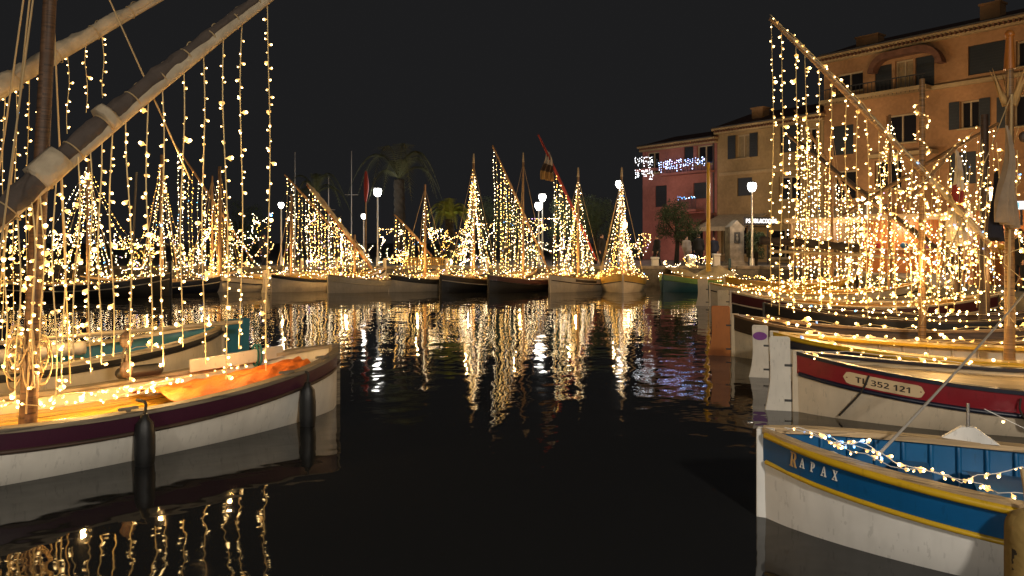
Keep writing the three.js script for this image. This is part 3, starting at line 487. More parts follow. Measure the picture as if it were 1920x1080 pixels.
// lights strung low in the planting along the far quay
for (const [x0, x1, y0, y1, D, n, label] of [[330, 475, 430, 500, 38, 14, 'low fairy lights on quay behind the steep yard'], [215, 330, 440, 505, 36, 14, 'fairy lights between the slim gilded mast and the steep yard'], [20, 150, 440, 515, 33, 16, 'low fairy lights over the long dark boat at far left'], [712, 765, 430, 492, 39.5, 9, 'scattered fairy lights on quay below the tall palm'], [805, 868, 430, 490, 40, 11, 'scattered fairy lights round the short palm'], [862, 925, 420, 495, 39.5, 8, 'scattered fairy lights behind the cream railed dark boat'], [985, 1056, 410, 470, 40, 11, 'scattered fairy lights between the two tall yards'], [1172, 1218, 440, 480, 39.6, 6, 'low fairy lights left of pointed light tent'], [1245, 1335, 478, 500, 39.8, 6, 'low fairy lights behind the tan boat cover'], [540, 640, 400, 490, 40, 9, 'fairy lights behind the dark railed white boat'], [475, 512, 400, 480, 39.5, 5, 'looped fairy lights left of the dark railed boat'], [640, 700, 440, 495, 39.8, 9, 'fairy lights on quay behind the dipping spar']]) {
  const c = thing('light_garland', label, 'fairy lights', V(0, 0, 0), 0, 'fairy lights scattered along the far quay');
  for (let i = 0; i < n * 1.15; i++) { const pts = []; let x = rr(x0, x1), y = rr(y0, y1); for (let k = 0; k < 6; k++) { pts.push(at(x, y, D + rr(-0.8, 0.8))); x = clamp(x + rr(-22, 22), x0, x1); y = clamp(y + rr(-18, 18), y0, y1); } strand(c, pts, { sp: 0.2, r: 0.015, blue: 0.96, alt: G.violet, wr: 0.003 }); }
}
// ---- right side boats, from the far end to the foreground
const R0 = new Boat({ label: 'ochre boat at far right end of basin near the stone monument', X: 8.9, D: 32.2, ax: 0.93, ad: 0.1, L: 6, hull: M.offwhite, strake: M.ochre, rail: M.brownPaint, cap: M.ochre, mast: { px: 1560, py: 240, r: 0.07 }, yard: { peak: [1492, 205], heel: [1640, 440] } });
const R1 = new Boat({ label: 'pale boat with orange rails and olive furled yard behind the maroon boat', X: 7.0, D: 27.2, ax: 0.96, ad: -0.26, L: 6.8, hull: M.offwhite, strake: M.offwhite, rail: M.black, cap: M.ochre, deck: M.yellow, inside: M.ochre, rudder: { m: M.offwhite, w: 0.34, top: 0.95 }, mast: { px: 1668, py: 215, r: 0.07, nostay: true }, yard: { peak: [1472, 248], heel: [1900, 575], sail: [0.05, 0.12], ties: 5, m: M.mast, sailMat: M.sailDark, bend: -0.08 } });
const R2 = new Boat({ label: 'maroon boat with white rail and slim dark mast at right', X: 6.35, D: 22.3, ax: 0.95, ad: -0.30, L: 7, hull: M.black, strake: M.maroon, sk: 0.3, rail: M.offwhite, cap: M.paleWood, deck: M.ochre, inside: M.ochre, post: M.offwhite, rudder: { m: M.cream, w: 0.3, top: 0.85 }, mast: { px: 1795, py: 300, r: 0.09, m: M.darkWood, nostay: true }, yard: { a: V(3.0, 3.0, -0.1), b: V(6.8, 5.4, -0.1), r: 0.05 } });
const R2b = new Boat({ label: 'black boat with brown rail and thick red-brown mast at right', X: 6.1, D: 18.6, ax: 0.95, ad: -0.32, L: 7, Ys: 0.75, hull: M.black, strake: M.black, rail: M.wood, cap: M.darkWood, deck: M.wood, inside: M.darkWood, mast: { px: 1846, py: 215, r: 0.115, m: M.darkWood, nostay: true } });
const R3 = new Boat({ label: 'white boat with dark brown top and orange rudder below the tall lit yard', X: 4.38, D: 15.2, ax: 0.94, ad: -0.34, L: 6.6, hull: M.cream, strake: M.brownPaint, sk: 0.26, rail: M.brownPaint, cap: M.wood, deck: M.wood, inside: M.darkWood, rudder: { m: M.orangePaint, w: 0.34, top: 0.98 }, mast: { px: 1729, py: 148, r: 0.07, nostay: true }, yard: { peak: [1444, 38], heel: [1862, 470], r: 0.042, m: M.mast, bend: 0.08, sail: [0.03, 0.06], sailUp: 0.03, ties: 16, off: 0.1 } });
const R4 = new Boat({ label: 'yellow railed boat with ribs showing and purple marked white rudder', X: 4.32, D: 12.75, ax: 0.94, ad: -0.30, L: 6.6, Ym: 0.52, Ys: 0.74, hull: M.white, strake: M.navy, sk: 0.16, rail: M.navy, cap: M.yellow, capW: 0.27, topRail: M.yellow, deck: M.yellow, inside: M.cream, thwartMat: M.yellow, ribs: 7, cockpit: [0.24, 0.62], rudder: { m: M.white, w: 0.24, top: 0.86, patch: M.violet }, mast: { px: 1893, py: 105, r: 0.078, nostay: true } });
const R5 = new Boat({ label: 'white boat with red band, number plate and large white rudder', X: 3.78, D: 10.25, ax: 0.95, ad: -0.24, L: 6.8, Ym: 0.5, Ys: 0.77, sk: 0.26, hull: M.offwhite, strake: M.red, rail: M.navy, railR: 0.03, cap: M.navy, capW: 0.1, deck: M.paleWood, inside: M.paleWood, cockpit: [0.03, 0.04], deckDrop: 0.08, thwarts: [], rudder: { m: M.white, w: 0.25, top: 0.98 } });
const R6 = new Boat({ label: 'blue and yellow banded white boat in right foreground with painted name', X: 2.06, D: 6.32, ax: 0.9, ad: -0.40, L: 6.2, B: 1.95, Ym: 0.52, Ys: 0.70, sk: 0.235, hull: M.whiteCold, strake: M.blue, rail: M.yellow, railR: 0.02, topRail: M.yellow, cap: M.beigeWood, capW: 0.095, ribs: 9, deck: M.blueIn, inside: M.blueIn, cockpit: [0.05, 0.36], floorMat: M.blueIn, thwarts: [], post: M.whiteCold, postUp: 0 });
{
  put('boom', [sweep([R1.local(at(1442, 471, 23.6)), R1.local(at(1570, 476, 23.4)), R1.local(at(1700, 485, 23.2))], 0.05, 8, 8)], M.paleWood, R1.g);
  put('rolled_awning', [sweep([R1.local(at(1425, 451, 24.6)), R1.local(at(1520, 457, 24.5)), R1.local(at(1612, 466, 24.4))], (t) => 0.13 * (1 + 0.12 * Math.sin(t * 40)), 10, 30)], M.sailDark, R1.g);
  R0.curtain('fairy lights under the yard of the ochre boat near the monument', seq(16, 0.02, 0.95), { sp: 0.14, r: 0.017, bot: 0.9 });
  R0.garland('fairy lights on the rails of the ochre boat near the monument', { jit: 0.12, jy: 0.12, r: 0.017 });
  R1.curtain('fairy lights under the olive yard slanting across the right side', seq(24, 0.02, 0.9), { sp: 0.15, r: 0.017, bot: 0.8, blue: 0.975 });
  R1.tent('fairy lights fanned from the mast behind the olive yard at right', 12, { sp: 0.17, r: 0.017, rx: 2.2, rz: 0.9, blue: 0.97, alt: G.violet });
  R1.garland('fairy lights on the orange rails of the pale boat at right', { jit: 0.1, jy: 0.1, r: 0.017 });
  R2.curtain('fairy lights hanging above the maroon boat at right', seq(18, 0.02, 0.98), { sp: 0.17, r: 0.0145, bot: 0.9, blue: 0.98 });
  R2.tent('fairy lights fanned from the slim dark mast at right', 10, { sp: 0.17, r: 0.0145, rx: 2.6, rz: 0.9 });
  R2.garland('fairy lights on the white rail of the maroon boat', { jit: 0.06, jy: 0.06, r: 0.021, sp: 0.2 });
  R2b.tent('fairy lights spread from the thick red-brown mast at right', 10, { sp: 0.17, r: 0.0145, rx: 2.4, rz: 0.9, bot: 0.9, spread: 2.5 });
  R2b.garland('fairy lights on the brown rail of the black boat', { jit: 0.05, jy: 0.05, r: 0.021, sp: 0.2, runs: [[0.05, 0.95, 1, 0.05], [0.05, 0.95, -1, 0.05], [0.1, 0.9, 0.3, 0.1]] });
  R3.curtain('long fairy light strands under the tall lit yard at right', seq(17, 0.004, 0.93, 0.2), { near: true, sp: 0.12, size: 1.25, bot: 0.95, sway: 0.045, wr: 0.006 });
  R3.garland('fairy lights on the rail of the brown topped boat', { near: true, sp: 0.17, size: 1.9, runs: [[0.04, 0.95, 1, 0.04], [0.04, 0.95, -1, 0.04]] });
  R4.garland('fairy lights along the yellow rails at right', { near: true, sp: 0.22, size: 1.6, runs: [[0.05, 0.9, 1, 0.04], [0.1, 0.9, -1, 0.06]] });
  R5.garland('white wired fairy lights along the navy edge of red banded boat', { near: true, sp: 0.22, size: 1.2, wire: M.wireWhite, runs: [[0.0, 0.9, -1, 0.04], [0.02, 0.1, 1, 0.04]] });
  // lights along the tall yard and wound round its mast
  const c = thing('light_garland', 'fairy lights wound along the tall lit yard and its mast', 'fairy lights', V(0, 0, 0), 0, 'garlands of fairy lights laid along boat rails');
  strand(c, wander(R3.yc.getPoints(12).map((v) => R3.world(v.x, v.y + 0.08, v.z + 0.06)), 0.3, 0.04, 0.03), { near: true, sp: 0.16, size: 1.1, blue: 0.95 });
  const w = []; for (let i = 0; i <= 60; i++) { const t = i / 60, a = t * 50; w.push(R3.world(R3.ms + Math.cos(a) * 0.115, lerp(0.9, R3.mastTop.y - 0.3, t), Math.sin(a) * 0.115)); }
  strand(c, w, { near: true, sp: 0.07, size: 0.95 });
  const w4 = []; for (let i = 0; i <= 40; i++) { const t = i / 40, a = t * 26; w4.push(R4.world(R4.ms + Math.cos(a) * 0.14, lerp(0.9, R4.mastTop.y - 1.1, t), Math.sin(a) * 0.14)); }
  const c4 = thing('light_garland', 'large fairy lights wound round the leaf topped mast at right edge', 'fairy lights', V(0, 0, 0), 0, 'garlands of fairy lights laid along boat rails');
  strand(c4, w4, { near: true, sp: 0.3, size: 1.2 });
  strand(c4, wander([[1760, 430, 12.2], [1790, 475, 12], [1850, 480, 11.6], [1940, 470, 11.4]].map((a) => at(...a)), 0.25, 0.1, 0.08), { near: true, sp: 0.11, size: 1.0 });
  // slanted lit spar and short drops by the leaf topped mast
  const a = at(1700, 380, 13), b = at(1800, 268, 13), sp = thing('light_garland', 'fairy lights on the short slanting spar left of the leaf topped mast', 'fairy lights', V(0, 0, 0), 0, 'garlands of fairy lights laid along boat rails');
  put('spar', [rod(a, b, 0.03, 8)], M.mast, sp);
  strand(sp, wander([a, b, at(1836, 240, 13)].map((v) => v.clone().add(V(0, 0.05, 0))), 0.25, 0.05, 0.05), { near: true, sp: 0.12, size: 1.0 });
  for (const px of [1800, 1818, 1842, 1850, 1775, 1755, 1870, 1905]) strand(sp, drop(at(px, rr(240, 330), 13 + rr(-0.5, 1.5)), rr(1.2, 2.6), 0.04), { near: true, sp: 0.12, size: 1.1, blue: 0.93 });
  for (const [B, x, y, z, k] of [[R0, 3, 1.4, 0.4, 8.5], [R1, 2, 1.3, 0.3, 8.5], [R1, 4.5, 1.4, 0.3, 6.8], [R2, 2.6, 1.3, 0.3, 5.4], [R2, 5, 1.6, 0.3, 5.4], [R2b, 2.6, 1.2, 0.3, 4.1], [R2b, 5, 1.6, 0.4, 4.1], [R3, 1.6, 1.3, 0.2, 3.7], [R3, 3.2, 1.8, 0.3, 3.4], [R3, 1.4, 4, 0.2, 3.4], [R4, 1.3, 1.1, 0.1, 2.4], [R4, 2.5, 1.1, 0.1, 2.7], [R4, 4.6, 1.2, 0.1, 2.7], [R5, 1.9, 1.0, -0.5, 0.8], [R5, 3.2, 1.0, -0.3, 1.5], [R5, 4.8, 1.0, 0, 1.7]]) lamp(B.world(x, y, z), 1, 0.58, 0.19, k);
}
// leaf topped mast: dry palm leaves tied to the head
{
  const g = R4.g, t = R4.mastTop;
  const lf = []; for (let i = 0; i < 7; i++) { const a = i / 7 * 6.28, s = new THREE.ConeGeometry(0.06, 0.62, 4); s.scale(1, 1, 0.35); s.translate(0, 0.31, 0); s.rotateZ(-0.38); s.rotateY(a); s.translate(t.x + Math.cos(a) * 0.05, t.y - 0.75, Math.sin(a) * 0.05); lf.push(s); }
  put('leaf_bunch', lf, M.clothGold, g);
  put('mast_head', [cyl(0.05, 0.08, 0.5, t.x, t.y + 0.05, 0, 10), new THREE.SphereGeometry(0.07, 10, 8).translate(t.x, t.y + 0.33, 0)], M.orangePaint, g);
  put('halyard', [rod(V(t.x, t.y - 0.6, 0.1), V(t.x - 1.3, 1.0, 0.5), 0.008, 4), rod(V(t.x, t.y - 0.6, 0.1), V(t.x - 0.1, 1.0, 0.3), 0.02, 6), rod(V(t.x, t.y - 0.7, -0.1), V(t.x + 0.12, 1, -0.2), 0.02, 6)], M.rope, g);
  const bl = new THREE.SphereGeometry(0.07, 10, 8).scale(1, 1.2, 0.6).translate(t.x + 0.16, t.y - 1.25, 0.1); put('pulley_block', [bl], M.darkWood, g);
}
// flags
function drape(name, label, top, w, h, mats, turn = 0) {
  const f = thing(name, label, 'flag', top, turn);
  mats.forEach(([m, a, b, nm]) => put(nm ?? 'cloth', [grid((u, v) => { const y = lerp(a, b, v), k = w * (0.35 + 0.65 * Math.min(1, y * 1.4)); return V((u - 0.5) * k + 0.06 * Math.sin(y * 6), -y * h - 0.12 * h * u * (1 - y * 0.4), 0.07 * Math.sin(u * 17 + y * 4) * (0.4 + y)); }, 24, 10)], m, f));
  return f;
}
drape('flag', 'cream and navy flag hanging limp beside the leaf topped mast', at(1890, 235, 11.35), 0.36, 1.42, [[M.clothTan, 0, 1]], 0.5);
drape('flag', 'dark navy flag hanging behind the cream flag at right', at(1868, 320, 11.6), 0.35, 1.0, [[M.clothNavy, 0, 1]], 0.9);
drape('flag', 'white, brown and gold flag hanging from red yard in far row', at(1027, 280, 34.7), 0.6, 1.35, [[M.clothWhite, 0, 0.45], [M.clothBrown, 0.45, 0.7], [M.clothGold, 0.7, 1]], 0.3);
drape('flag', 'pale red and white flags bunched behind the slanting spar', at(1795, 275, 14), 0.4, 1.7, [[M.clothWhite, 0, 0.4], [M.clothRed, 0.4, 0.65], [M.clothWhite, 0.65, 1]], 0.5);
{ const f = thing('flag', 'dark red pennant furled on pole beside the small white lamp', 'flag', ground(686, 44)), h = EYE + (HY - 320) / F * 44 - QY;
  put('pole', [cyl(0.03, 0.045, h, 0, h / 2, 0, 8)], M.mast, f);
  put('cloth', [sweep([V(0.02, h - 0.05, 0.05), V(0.05, h - 0.9, 0.07), V(0.0, h - 1.8, 0.05)], (t, a) => 0.03 + 0.10 * Math.sin(Math.PI * (0.1 + 0.85 * t)) * (1 + 0.3 * Math.sin(3 * a)), 12, 16)], M.clothRed, f); }
// ---- number plate, name, fenders and other details of the foreground boats
{
  const B = R5, g = B.g, cv = document.createElement('canvas'); cv.width = 512; cv.height = 128; const c = cv.getContext('2d');
  c.fillStyle = '#cdb58f'; c.fillRect(0, 0, 512, 128); c.fillStyle = '#2a211c'; c.font = 'bold 84px sans-serif'; c.textAlign = 'center'; c.textBaseline = 'middle';
  c.save(); c.translate(256, 68); c.scale(0.86, 1); c.fillText('TL 352 121', 0, 0); c.restore();
  c.fillStyle = '#6b3a24'; for (const x of [24, 488]) { c.beginPath(); c.arc(x, 64, 6, 0, 7); c.fill(); }
  const t = new THREE.CanvasTexture(cv); t.colorSpace = THREE.SRGBColorSpace;
  const m = new THREE.MeshStandardMaterial({ map: t, roughness: 0.5, side: THREE.DoubleSide });
  const u0 = 0.075, u1 = 0.20, P = [], U = [], I = [], n = 24, hh = 0.075;
  for (let i = 0; i <= n; i++) { const k = i / n, u = lerp(u0, u1, k), L = (u1 - u0) * B.L, d = Math.min(k, 1 - k) * L, r = d < hh ? Math.sqrt(hh * hh - (hh - d) ** 2) : hh; for (const e of [1, -1]) { const p = B.side(u, B.sheer(u) - 0.135 + e * r, 1, 0.022); P.push(p.x, p.y, p.z); U.push(k, 0.5 + e * r / hh / 2); } }
  for (let i = 0; i < n; i++) I.push(2 * i, 2 * i + 1, 2 * i + 2, 2 * i + 1, 2 * i + 3, 2 * i + 2);
  const pg = new THREE.BufferGeometry(); pg.setAttribute('position', new THREE.Float32BufferAttribute(P, 3)); pg.setAttribute('uv', new THREE.Float32BufferAttribute(U, 2)); pg.setIndex(I); pg.computeVertexNormals();
  const o = new THREE.Mesh(pg, m); o.name = 'number_plate'; o.castShadow = o.receiveShadow = true; g.add(o);
  put('painter_rope', [sweep([B.side(0.115, B.sheer(0.115) - 0.05, 1, 0.045), B.side(0.105, 0.42, 1, 0.05), B.side(0.07, 0.05, 1, 0.04)], 0.013, 6, 10)], M.darkRope, g);
  const f = thing('fender', 'olive fender lying lengthwise against the red banded hull', 'fender', B.world(B.L * 0.39, 0.26, B.skin(0.39, 0.26, 0.11)), B.turn);
  put('fender_body', [new THREE.CapsuleGeometry(0.1, 0.5, 6, 14).rotateZ(Math.PI / 2)], M.fenderGreen, f);
  put('rope', [sweep([V(0.34, 0.0, 0), V(0.5, -0.02, -0.05), V(0.95, -0.34, -0.12)], 0.012, 5, 8), sweep([V(-0.34, 0, 0), V(-0.38, 0.1, -0.03), V(-0.36, 0.22, -0.06)], 0.012, 5, 8)], M.darkRope, f);
}
const serif = await new FontLoader().loadAsync('fonts/droid/droid_serif_bold.typeface.json');
const sans = await new FontLoader().loadAsync('fonts/droid/droid_sans_bold.typeface.json');
{
  const B = R6, g = B.g;
  'RAPAX'.split('').forEach((ch, i) => {
    const u = 0.036 + i * 0.0125, size = i ? 0.075 : 0.115, tg = new TextGeometry(ch, { font: serif, size, depth: 0.004, curveSegments: 4 });
    const p = B.side(u, B.sheer(u) - 0.145, 1, 0.016), q = B.side(u + 0.01, B.sheer(u + 0.01) - 0.145, 1, 0.016), d = q.clone().sub(p);
    tg.scale(i ? 0.58 : 0.62, 1, 1); tg.rotateZ(Math.atan2(d.y, Math.hypot(d.x, d.z))); tg.rotateY(-Math.atan2(d.z, d.x)); tg.translate(p.x, p.y - (i ? 0 : 0.02), p.z);
    put('letter', [tg], i ? M.whiteCold : M.clothGold, g);
  });
  // pale fore coaming, inner boards and the white bracket with a pin on the far rail
  put('inner_cover', [grid((u, v) => { const uu = lerp(0.24, 0.7, u), z = 2 * v - 1; return V(B.L * uu, B.sheer(uu) - 0.20 + 0.11 * (1 - z * z), z * (B.half(uu) - 0.16)); }, 16, 12)], M.blueIn, g);
  for (const [x, y, z, r] of [[0.75, 0.42, 0.15, 0.11], [0.78, 0.45, 0.13, 0.09], [1.05, 0.36, -0.2, 0.13]]) put('rope_coil', [new THREE.TorusGeometry(r, 0.018, 6, 22).rotateX(1.3).translate(x, y, z)], M.wireWhite, g);
  put('thwart', [rbx(0.24, 0.035, 1.1, 1.12, 0.42, 0, 0.01)], M.blueIn, g);
  put('float', [new THREE.SphereGeometry(0.09, 14, 10).translate(0.52, 0.5, 0.02)], M.clothWhite, g); put('bucket', [new THREE.LatheGeometry([[0, 0], [0.09, 0], [0.12, 0.2], [0.11, 0.2], [0.085, 0.02]].map(([a, b]) => new THREE.Vector2(a, b)), 16).translate(1.32, 0.2, 0.35)], M.black, g);
  put('bracket', [(() => { const s = new THREE.Shape(); s.moveTo(-0.22, 0); s.lineTo(0.22, 0); s.lineTo(0.05, 0.12); s.lineTo(-0.05, 0.12); s.closePath(); const e = new THREE.ExtrudeGeometry(s, { depth: 0.05, bevelEnabled: true, bevelSize: 0.006, bevelThickness: 0.006, bevelSegments: 1 }); e.translate(B.L * 0.25, B.sheer(0.25) + 0.02, -B.half(0.25) + 0.02); return e; })()], M.whiteCold, g);
  put('pin', [cyl(0.013, 0.013, 0.24, B.L * 0.25, B.sheer(0.25) + 0.22, -B.half(0.25) + 0.045, 8)], M.metal, g);
  put('oar_post', [cyl(0.018, 0.02, 0.3, B.L * 0.335, B.sheer(0.335) + 0.17, -B.half(0.335) + 0.06, 8)], M.metal, g);
  put('oar_post', [cyl(0.022, 0.026, 0.3, B.L * 0.29, B.sheer(0.29) + 0.17, B.half(0.29) - 0.06, 8)], M.wood, g);
  const c = thing('light_garland', 'white wired fairy lights tangled on the blue boat in right foreground', 'fairy lights', V(0, 0, 0), 0, 'garlands of fairy lights laid along boat rails');
  const P = (u, f, dy) => B.world(B.L * u, B.sheer(u) + dy, f * B.half(u));
  const o = { near: true, sp: 0.095, size: 0.74, wire: M.wireWhite, wr: 0.0035, blue: 0.9 };
  strand(c, wander([P(0.03, 0.2, 0.06), P(0.06, 0.3, 0.07), P(0.1, 0.55, 0.05), P(0.14, 0.7, 0.05), P(0.2, 0.78, 0.05), P(0.26, 0.82, 0.05), P(0.33, 0.85, 0.05), P(0.42, 0.86, 0.06)], 0.12, 0.02, 0.02), o);
  strand(c, wander([P(0.03, -0.2, 0.07), P(0.07, 0.1, 0.07), P(0.12, 0.3, 0.05), P(0.17, 0.3, -0.02), P(0.22, 0.5, 0.0), P(0.26, 0.1, 0.02), P(0.33, -0.1, 0.04)], 0.12, 0.03, 0.03), o);
  strand(c, wander([P(0.06, 0, 0.05), P(0.09, 0.2, 0.06), P(0.12, 0.1, 0.05), P(0.1, -0.2, 0.06), P(0.14, 0.2, 0.03)], 0.1, 0.03, 0.03), { ...o, sp: 0.07, blue: 0.6 });
  strand(c, [P(0.27, -0.98, 0.3), P(0.32, -0.95, 0.16), P(0.42, -0.95, 0.1), P(0.5, -0.95, 0.12)], { ...o, sp: 0.3 });
  lamp(P(0.27, 0.5, 0.16), 1, 0.62, 0.25, 0.09); lamp(P(0.2, 0.45, 0.14), 1, 0.62, 0.25, 0.07); lamp(P(0.12, 0.2, 0.2), 0.5, 0.7, 1, 0.05);
  // ropes
  const rp = thing('mooring_rope', 'grey rope slanting up from the blue boat across red boat', 'rope', V(0, 0, 0));
  put('rope', [sagRope(at(1638, 862, 5.75), at(1925, 545, 10.5), 0.03, 0.012, 6)], M.greyRope, rp);
  const f = thing('fender', 'worn tan fender with black scuffs hanging at lower right corner', 'fender', B.world(B.L * 0.268, 0.24, B.skin(0.268, 0.3, 0.13)), B.turn);
  put('fender_body', [new THREE.CapsuleGeometry(0.125, 0.46, 8, 18)], M.fenderOld, f);
  put('rope', [sweep([V(0, 0.34, 0), V(0, 0.46, -0.03), V(0, 0.56, -0.14)], 0.018, 6, 6)], M.rope, f);
}
// black fenders of the left boat
for (const [u, label, l] of [[0.455, 'long black fender hanging near the left foreground hull middle', 0.46], [0.145, 'long black fender near the right end of left foreground hull', 0.5]]) {
  const B = L1, f = thing('fender', label, 'fender', B.world(B.L * u, 0.20, -B.skin(u, 0.3, 0.125)), B.turn + Math.PI, 'black fenders on the left boat');
  put('fender_body', [new THREE.LatheGeometry([[0, -0.5], [0.03, -0.49], [0.05, -0.44], [0.085, -0.38], [0.10, -0.15], [0.10, 0.15], [0.085, 0.36], [0.045, 0.43], [0.035, 0.5], [0, 0.51]].map(([a, b]) => new THREE.Vector2(a, b * (l + 0.16))), 16)], M.rubber, f);
  put('rope', [sweep([V(0, l / 2 + 0.08, 0), V(0.02, l / 2 + 0.18, -0.02), V(0.0, l / 2 + 0.2, -0.2)], 0.016, 5, 6)], M.darkRope, f);
}

// ---------------------------------------------------------------- buildings along the right quay
const FA = { X: 26.6, D: 40, ux: -0.6, ud: 0.8 };
const ft = (px) => { const k = (px - CX) / F; return (FA.X - FA.D * k) / (FA.ud * k - FA.ux); };
const fY = (px, py) => EYE + (HY - py) / F * (FA.D + FA.ud * ft(px));
const facadeTurn = Math.atan2(FA.ud, FA.ux);          // local +x runs along the facade away from the camera, local +z... outwards is -z turned below
function building(name, label, t0, t1, topY, m, depth, wins, o = {}) {
  // local frame: x along the facade from t0, y up from the pavement, +z into the street
  const g = thing(name, label, 'building', V(FA.X + FA.ux * t1, QY, -(FA.D + FA.ud * t1)), 0), W = t1 - t0, Ht = topY - QY;
  g.rotation.y = Math.atan2(-FA.ud, -FA.ux);           // local x runs from t1 back to t0
  const X = (t) => t1 - t, sh = new THREE.Shape([[0, 0], [W, 0], [W, Ht], [0, Ht]].map((a) => new THREE.Vector2(...a)));
  const rects = wins.map((w) => { const ta = ft(w[2]), tb = ft(w[0]), pm = (w[0] + w[2]) / 2; return { x0: X(tb), x1: X(ta), y0: fY(pm, w[3]) - QY, y1: fY(pm, w[1]) - QY, o: w[4] ?? {} }; });
  for (const r of rects) sh.holes.push(new THREE.Path([[r.x0, r.y0], [r.x0, r.y1], [r.x1, r.y1], [r.x1, r.y0]].map((a) => new THREE.Vector2(...a))));
  put('wall', [new THREE.ExtrudeGeometry(sh, { depth: 0.4, bevelEnabled: false }).translate(0, 0, -0.4), bx(0.4, Ht, depth, 0.2, Ht / 2, -0.401 - depth / 2), bx(0.4, Ht, depth, W - 0.2, Ht / 2, -0.401 - depth / 2), bx(W, Ht, 0.4, W / 2, Ht / 2, -0.61 - depth)], m, g);
  for (const r of rects) {
    const w = r.x1 - r.x0, h = r.y1 - r.y0, cx = (r.x0 + r.x1) / 2, cy = (r.y0 + r.y1) / 2;
    if (r.o.closed) { put('shutter', [bx(w - 0.02, h - 0.02, 0.06, cx, cy, -0.12), ...Array.from({ length: Math.floor(h / 0.16) }, (_, i) => bx(w - 0.1, 0.02, 0.02, cx, r.y0 + 0.12 + i * 0.16, -0.08))], M.shutter, g); continue; }
    const win = put('window', [bx(0.09, h, 0.1, r.x0 + 0.045, cy, -0.24), bx(0.09, h, 0.1, r.x1 - 0.045, cy, -0.24), bx(w - 0.18, 0.09, 0.1, cx, r.y1 - 0.045, -0.24), bx(w - 0.18, 0.09, 0.1, cx, r.y0 + 0.045, -0.24), ...(w > 0.8 ? [bx(0.08, h - 0.18, 0.1, cx, cy, -0.24)] : [])], M.frame, g);
    put('pane', [bx(w - 0.18, h - 0.18, 0.02, cx, cy, -0.27)], r.o.lit ?? M.glass, win);
    put('sill', [bx(w + 0.2, 0.08, 0.16, cx, r.y0 - 0.045, 0.082)], M.trimPale, win);
    if (r.o.shut) for (const s of [-1, 1]) { const sw = Math.min(0.75, w * 0.55); put('shutter', [bx(sw, h, 0.05, cx + s * (w / 2 + sw / 2 + 0.02), cy, 0.05), ...Array.from({ length: Math.floor(h / 0.18) }, (_, i) => bx(sw - 0.12, 0.03, 0.02, cx + s * (w / 2 + sw / 2 + 0.02), r.y0 + 0.12 + i * 0.18, 0.082))], M.shutter, g); }
  }
  const cor = [bx(W + 0.2, 0.16, 0.3, W / 2, Ht - 0.30, 0.152), bx(W + 0.3, 0.14, 0.5, W / 2, Ht - 0.06, 0.253)];
  put('cornice', cor, M.trimPale, g);
  const tiles = []; for (let i = 0; i < W / 0.24; i++) tiles.push(new THREE.CylinderGeometry(0.085, 0.085, 0.5, 6, 1, false, 0, Math.PI).rotateX(Math.PI / 2).rotateZ(-Math.PI / 2 + Math.PI / 2).translate(0.12 + i * 0.24, Ht - 0.19, 0.28));
  const et = put('eave_tile', tiles, M.tile, g); et.userData.kind = 'stuff';
  put('downpipe', [cyl(0.05, 0.05, Ht - 0.5, W - 0.25, Ht / 2 - 0.1, 0.07, 8), cyl(0.05, 0.05, W, 0, 0, 0, 8).rotateZ(Math.PI / 2).translate(W / 2, Ht + 0.06, 0.6)], M.iron, g);
  const rf = put('roof', [(() => { const s = new THREE.Shape([[0.6, 0], [-depth - 0.7, 0], [-depth / 2, o.rise ?? 1.5]].map((a) => new THREE.Vector2(...a))); return new THREE.ExtrudeGeometry(s, { depth: W + 0.3, bevelEnabled: false }).rotateY(-Math.PI / 2).translate(W + 0.15, Ht + 0.02, 0); })()], M.tile, g);
  for (const [px, y, w, h] of o.chimneys ?? []) put('chimney', [bx(w, h, 0.8, X(ft(px)), Ht + y + h / 2, -1.6), bx(w + 0.14, 0.1, 0.94, X(ft(px)), Ht + y + h + 0.05, -1.6)], M.wallOrange, rf);
  for (const [px, py, wPx, prj] of o.ledges ?? []) { const ta = ft(px + wPx), tb = ft(px); put('ledge', [bx(tb - ta, 0.22, prj, (X(ta) + X(tb)) / 2, fY(px + wPx / 2, py) - QY, prj / 2 + 0.002)], M.trimPale, g); }
  return { g, X, W, Ht };
}
const tall = building('apartment_building', 'tall orange apartment building with shuttered windows on right quay', -9, ft(1545), fY(1700, 77), M.wallOrange, 8, [
  [1815, 80, 1888, 136, { closed: true }], [1905, 70, 1990, 120, {}],
  [1567, 136, 1618, 172, {}], [1640, 122, 1672, 178, { closed: true }], [1678, 112, 1712, 170, { lit: curtainPane }], [1716, 105, 1752, 165, { closed: true }],
  [1800, 188, 1836, 240, { shut: true }], [1662, 214, 1718, 268, {}], [1560, 235, 1600, 290, { closed: true }], [1900, 175, 1960, 235, { shut: true }],
  [1640, 300, 1690, 355, {}], [1780, 285, 1830, 345, { closed: true }], [1560, 320, 1605, 375, {}],
], { chimneys: [[1606, 0.1, 1.4, 1.0], [1838, 0.3, 1.0, 1.1]], ledges: [[1550, 180, 200, 0.9], [1750, 152, 180, 0.25], [1640, 290, 120, 0.8]] });
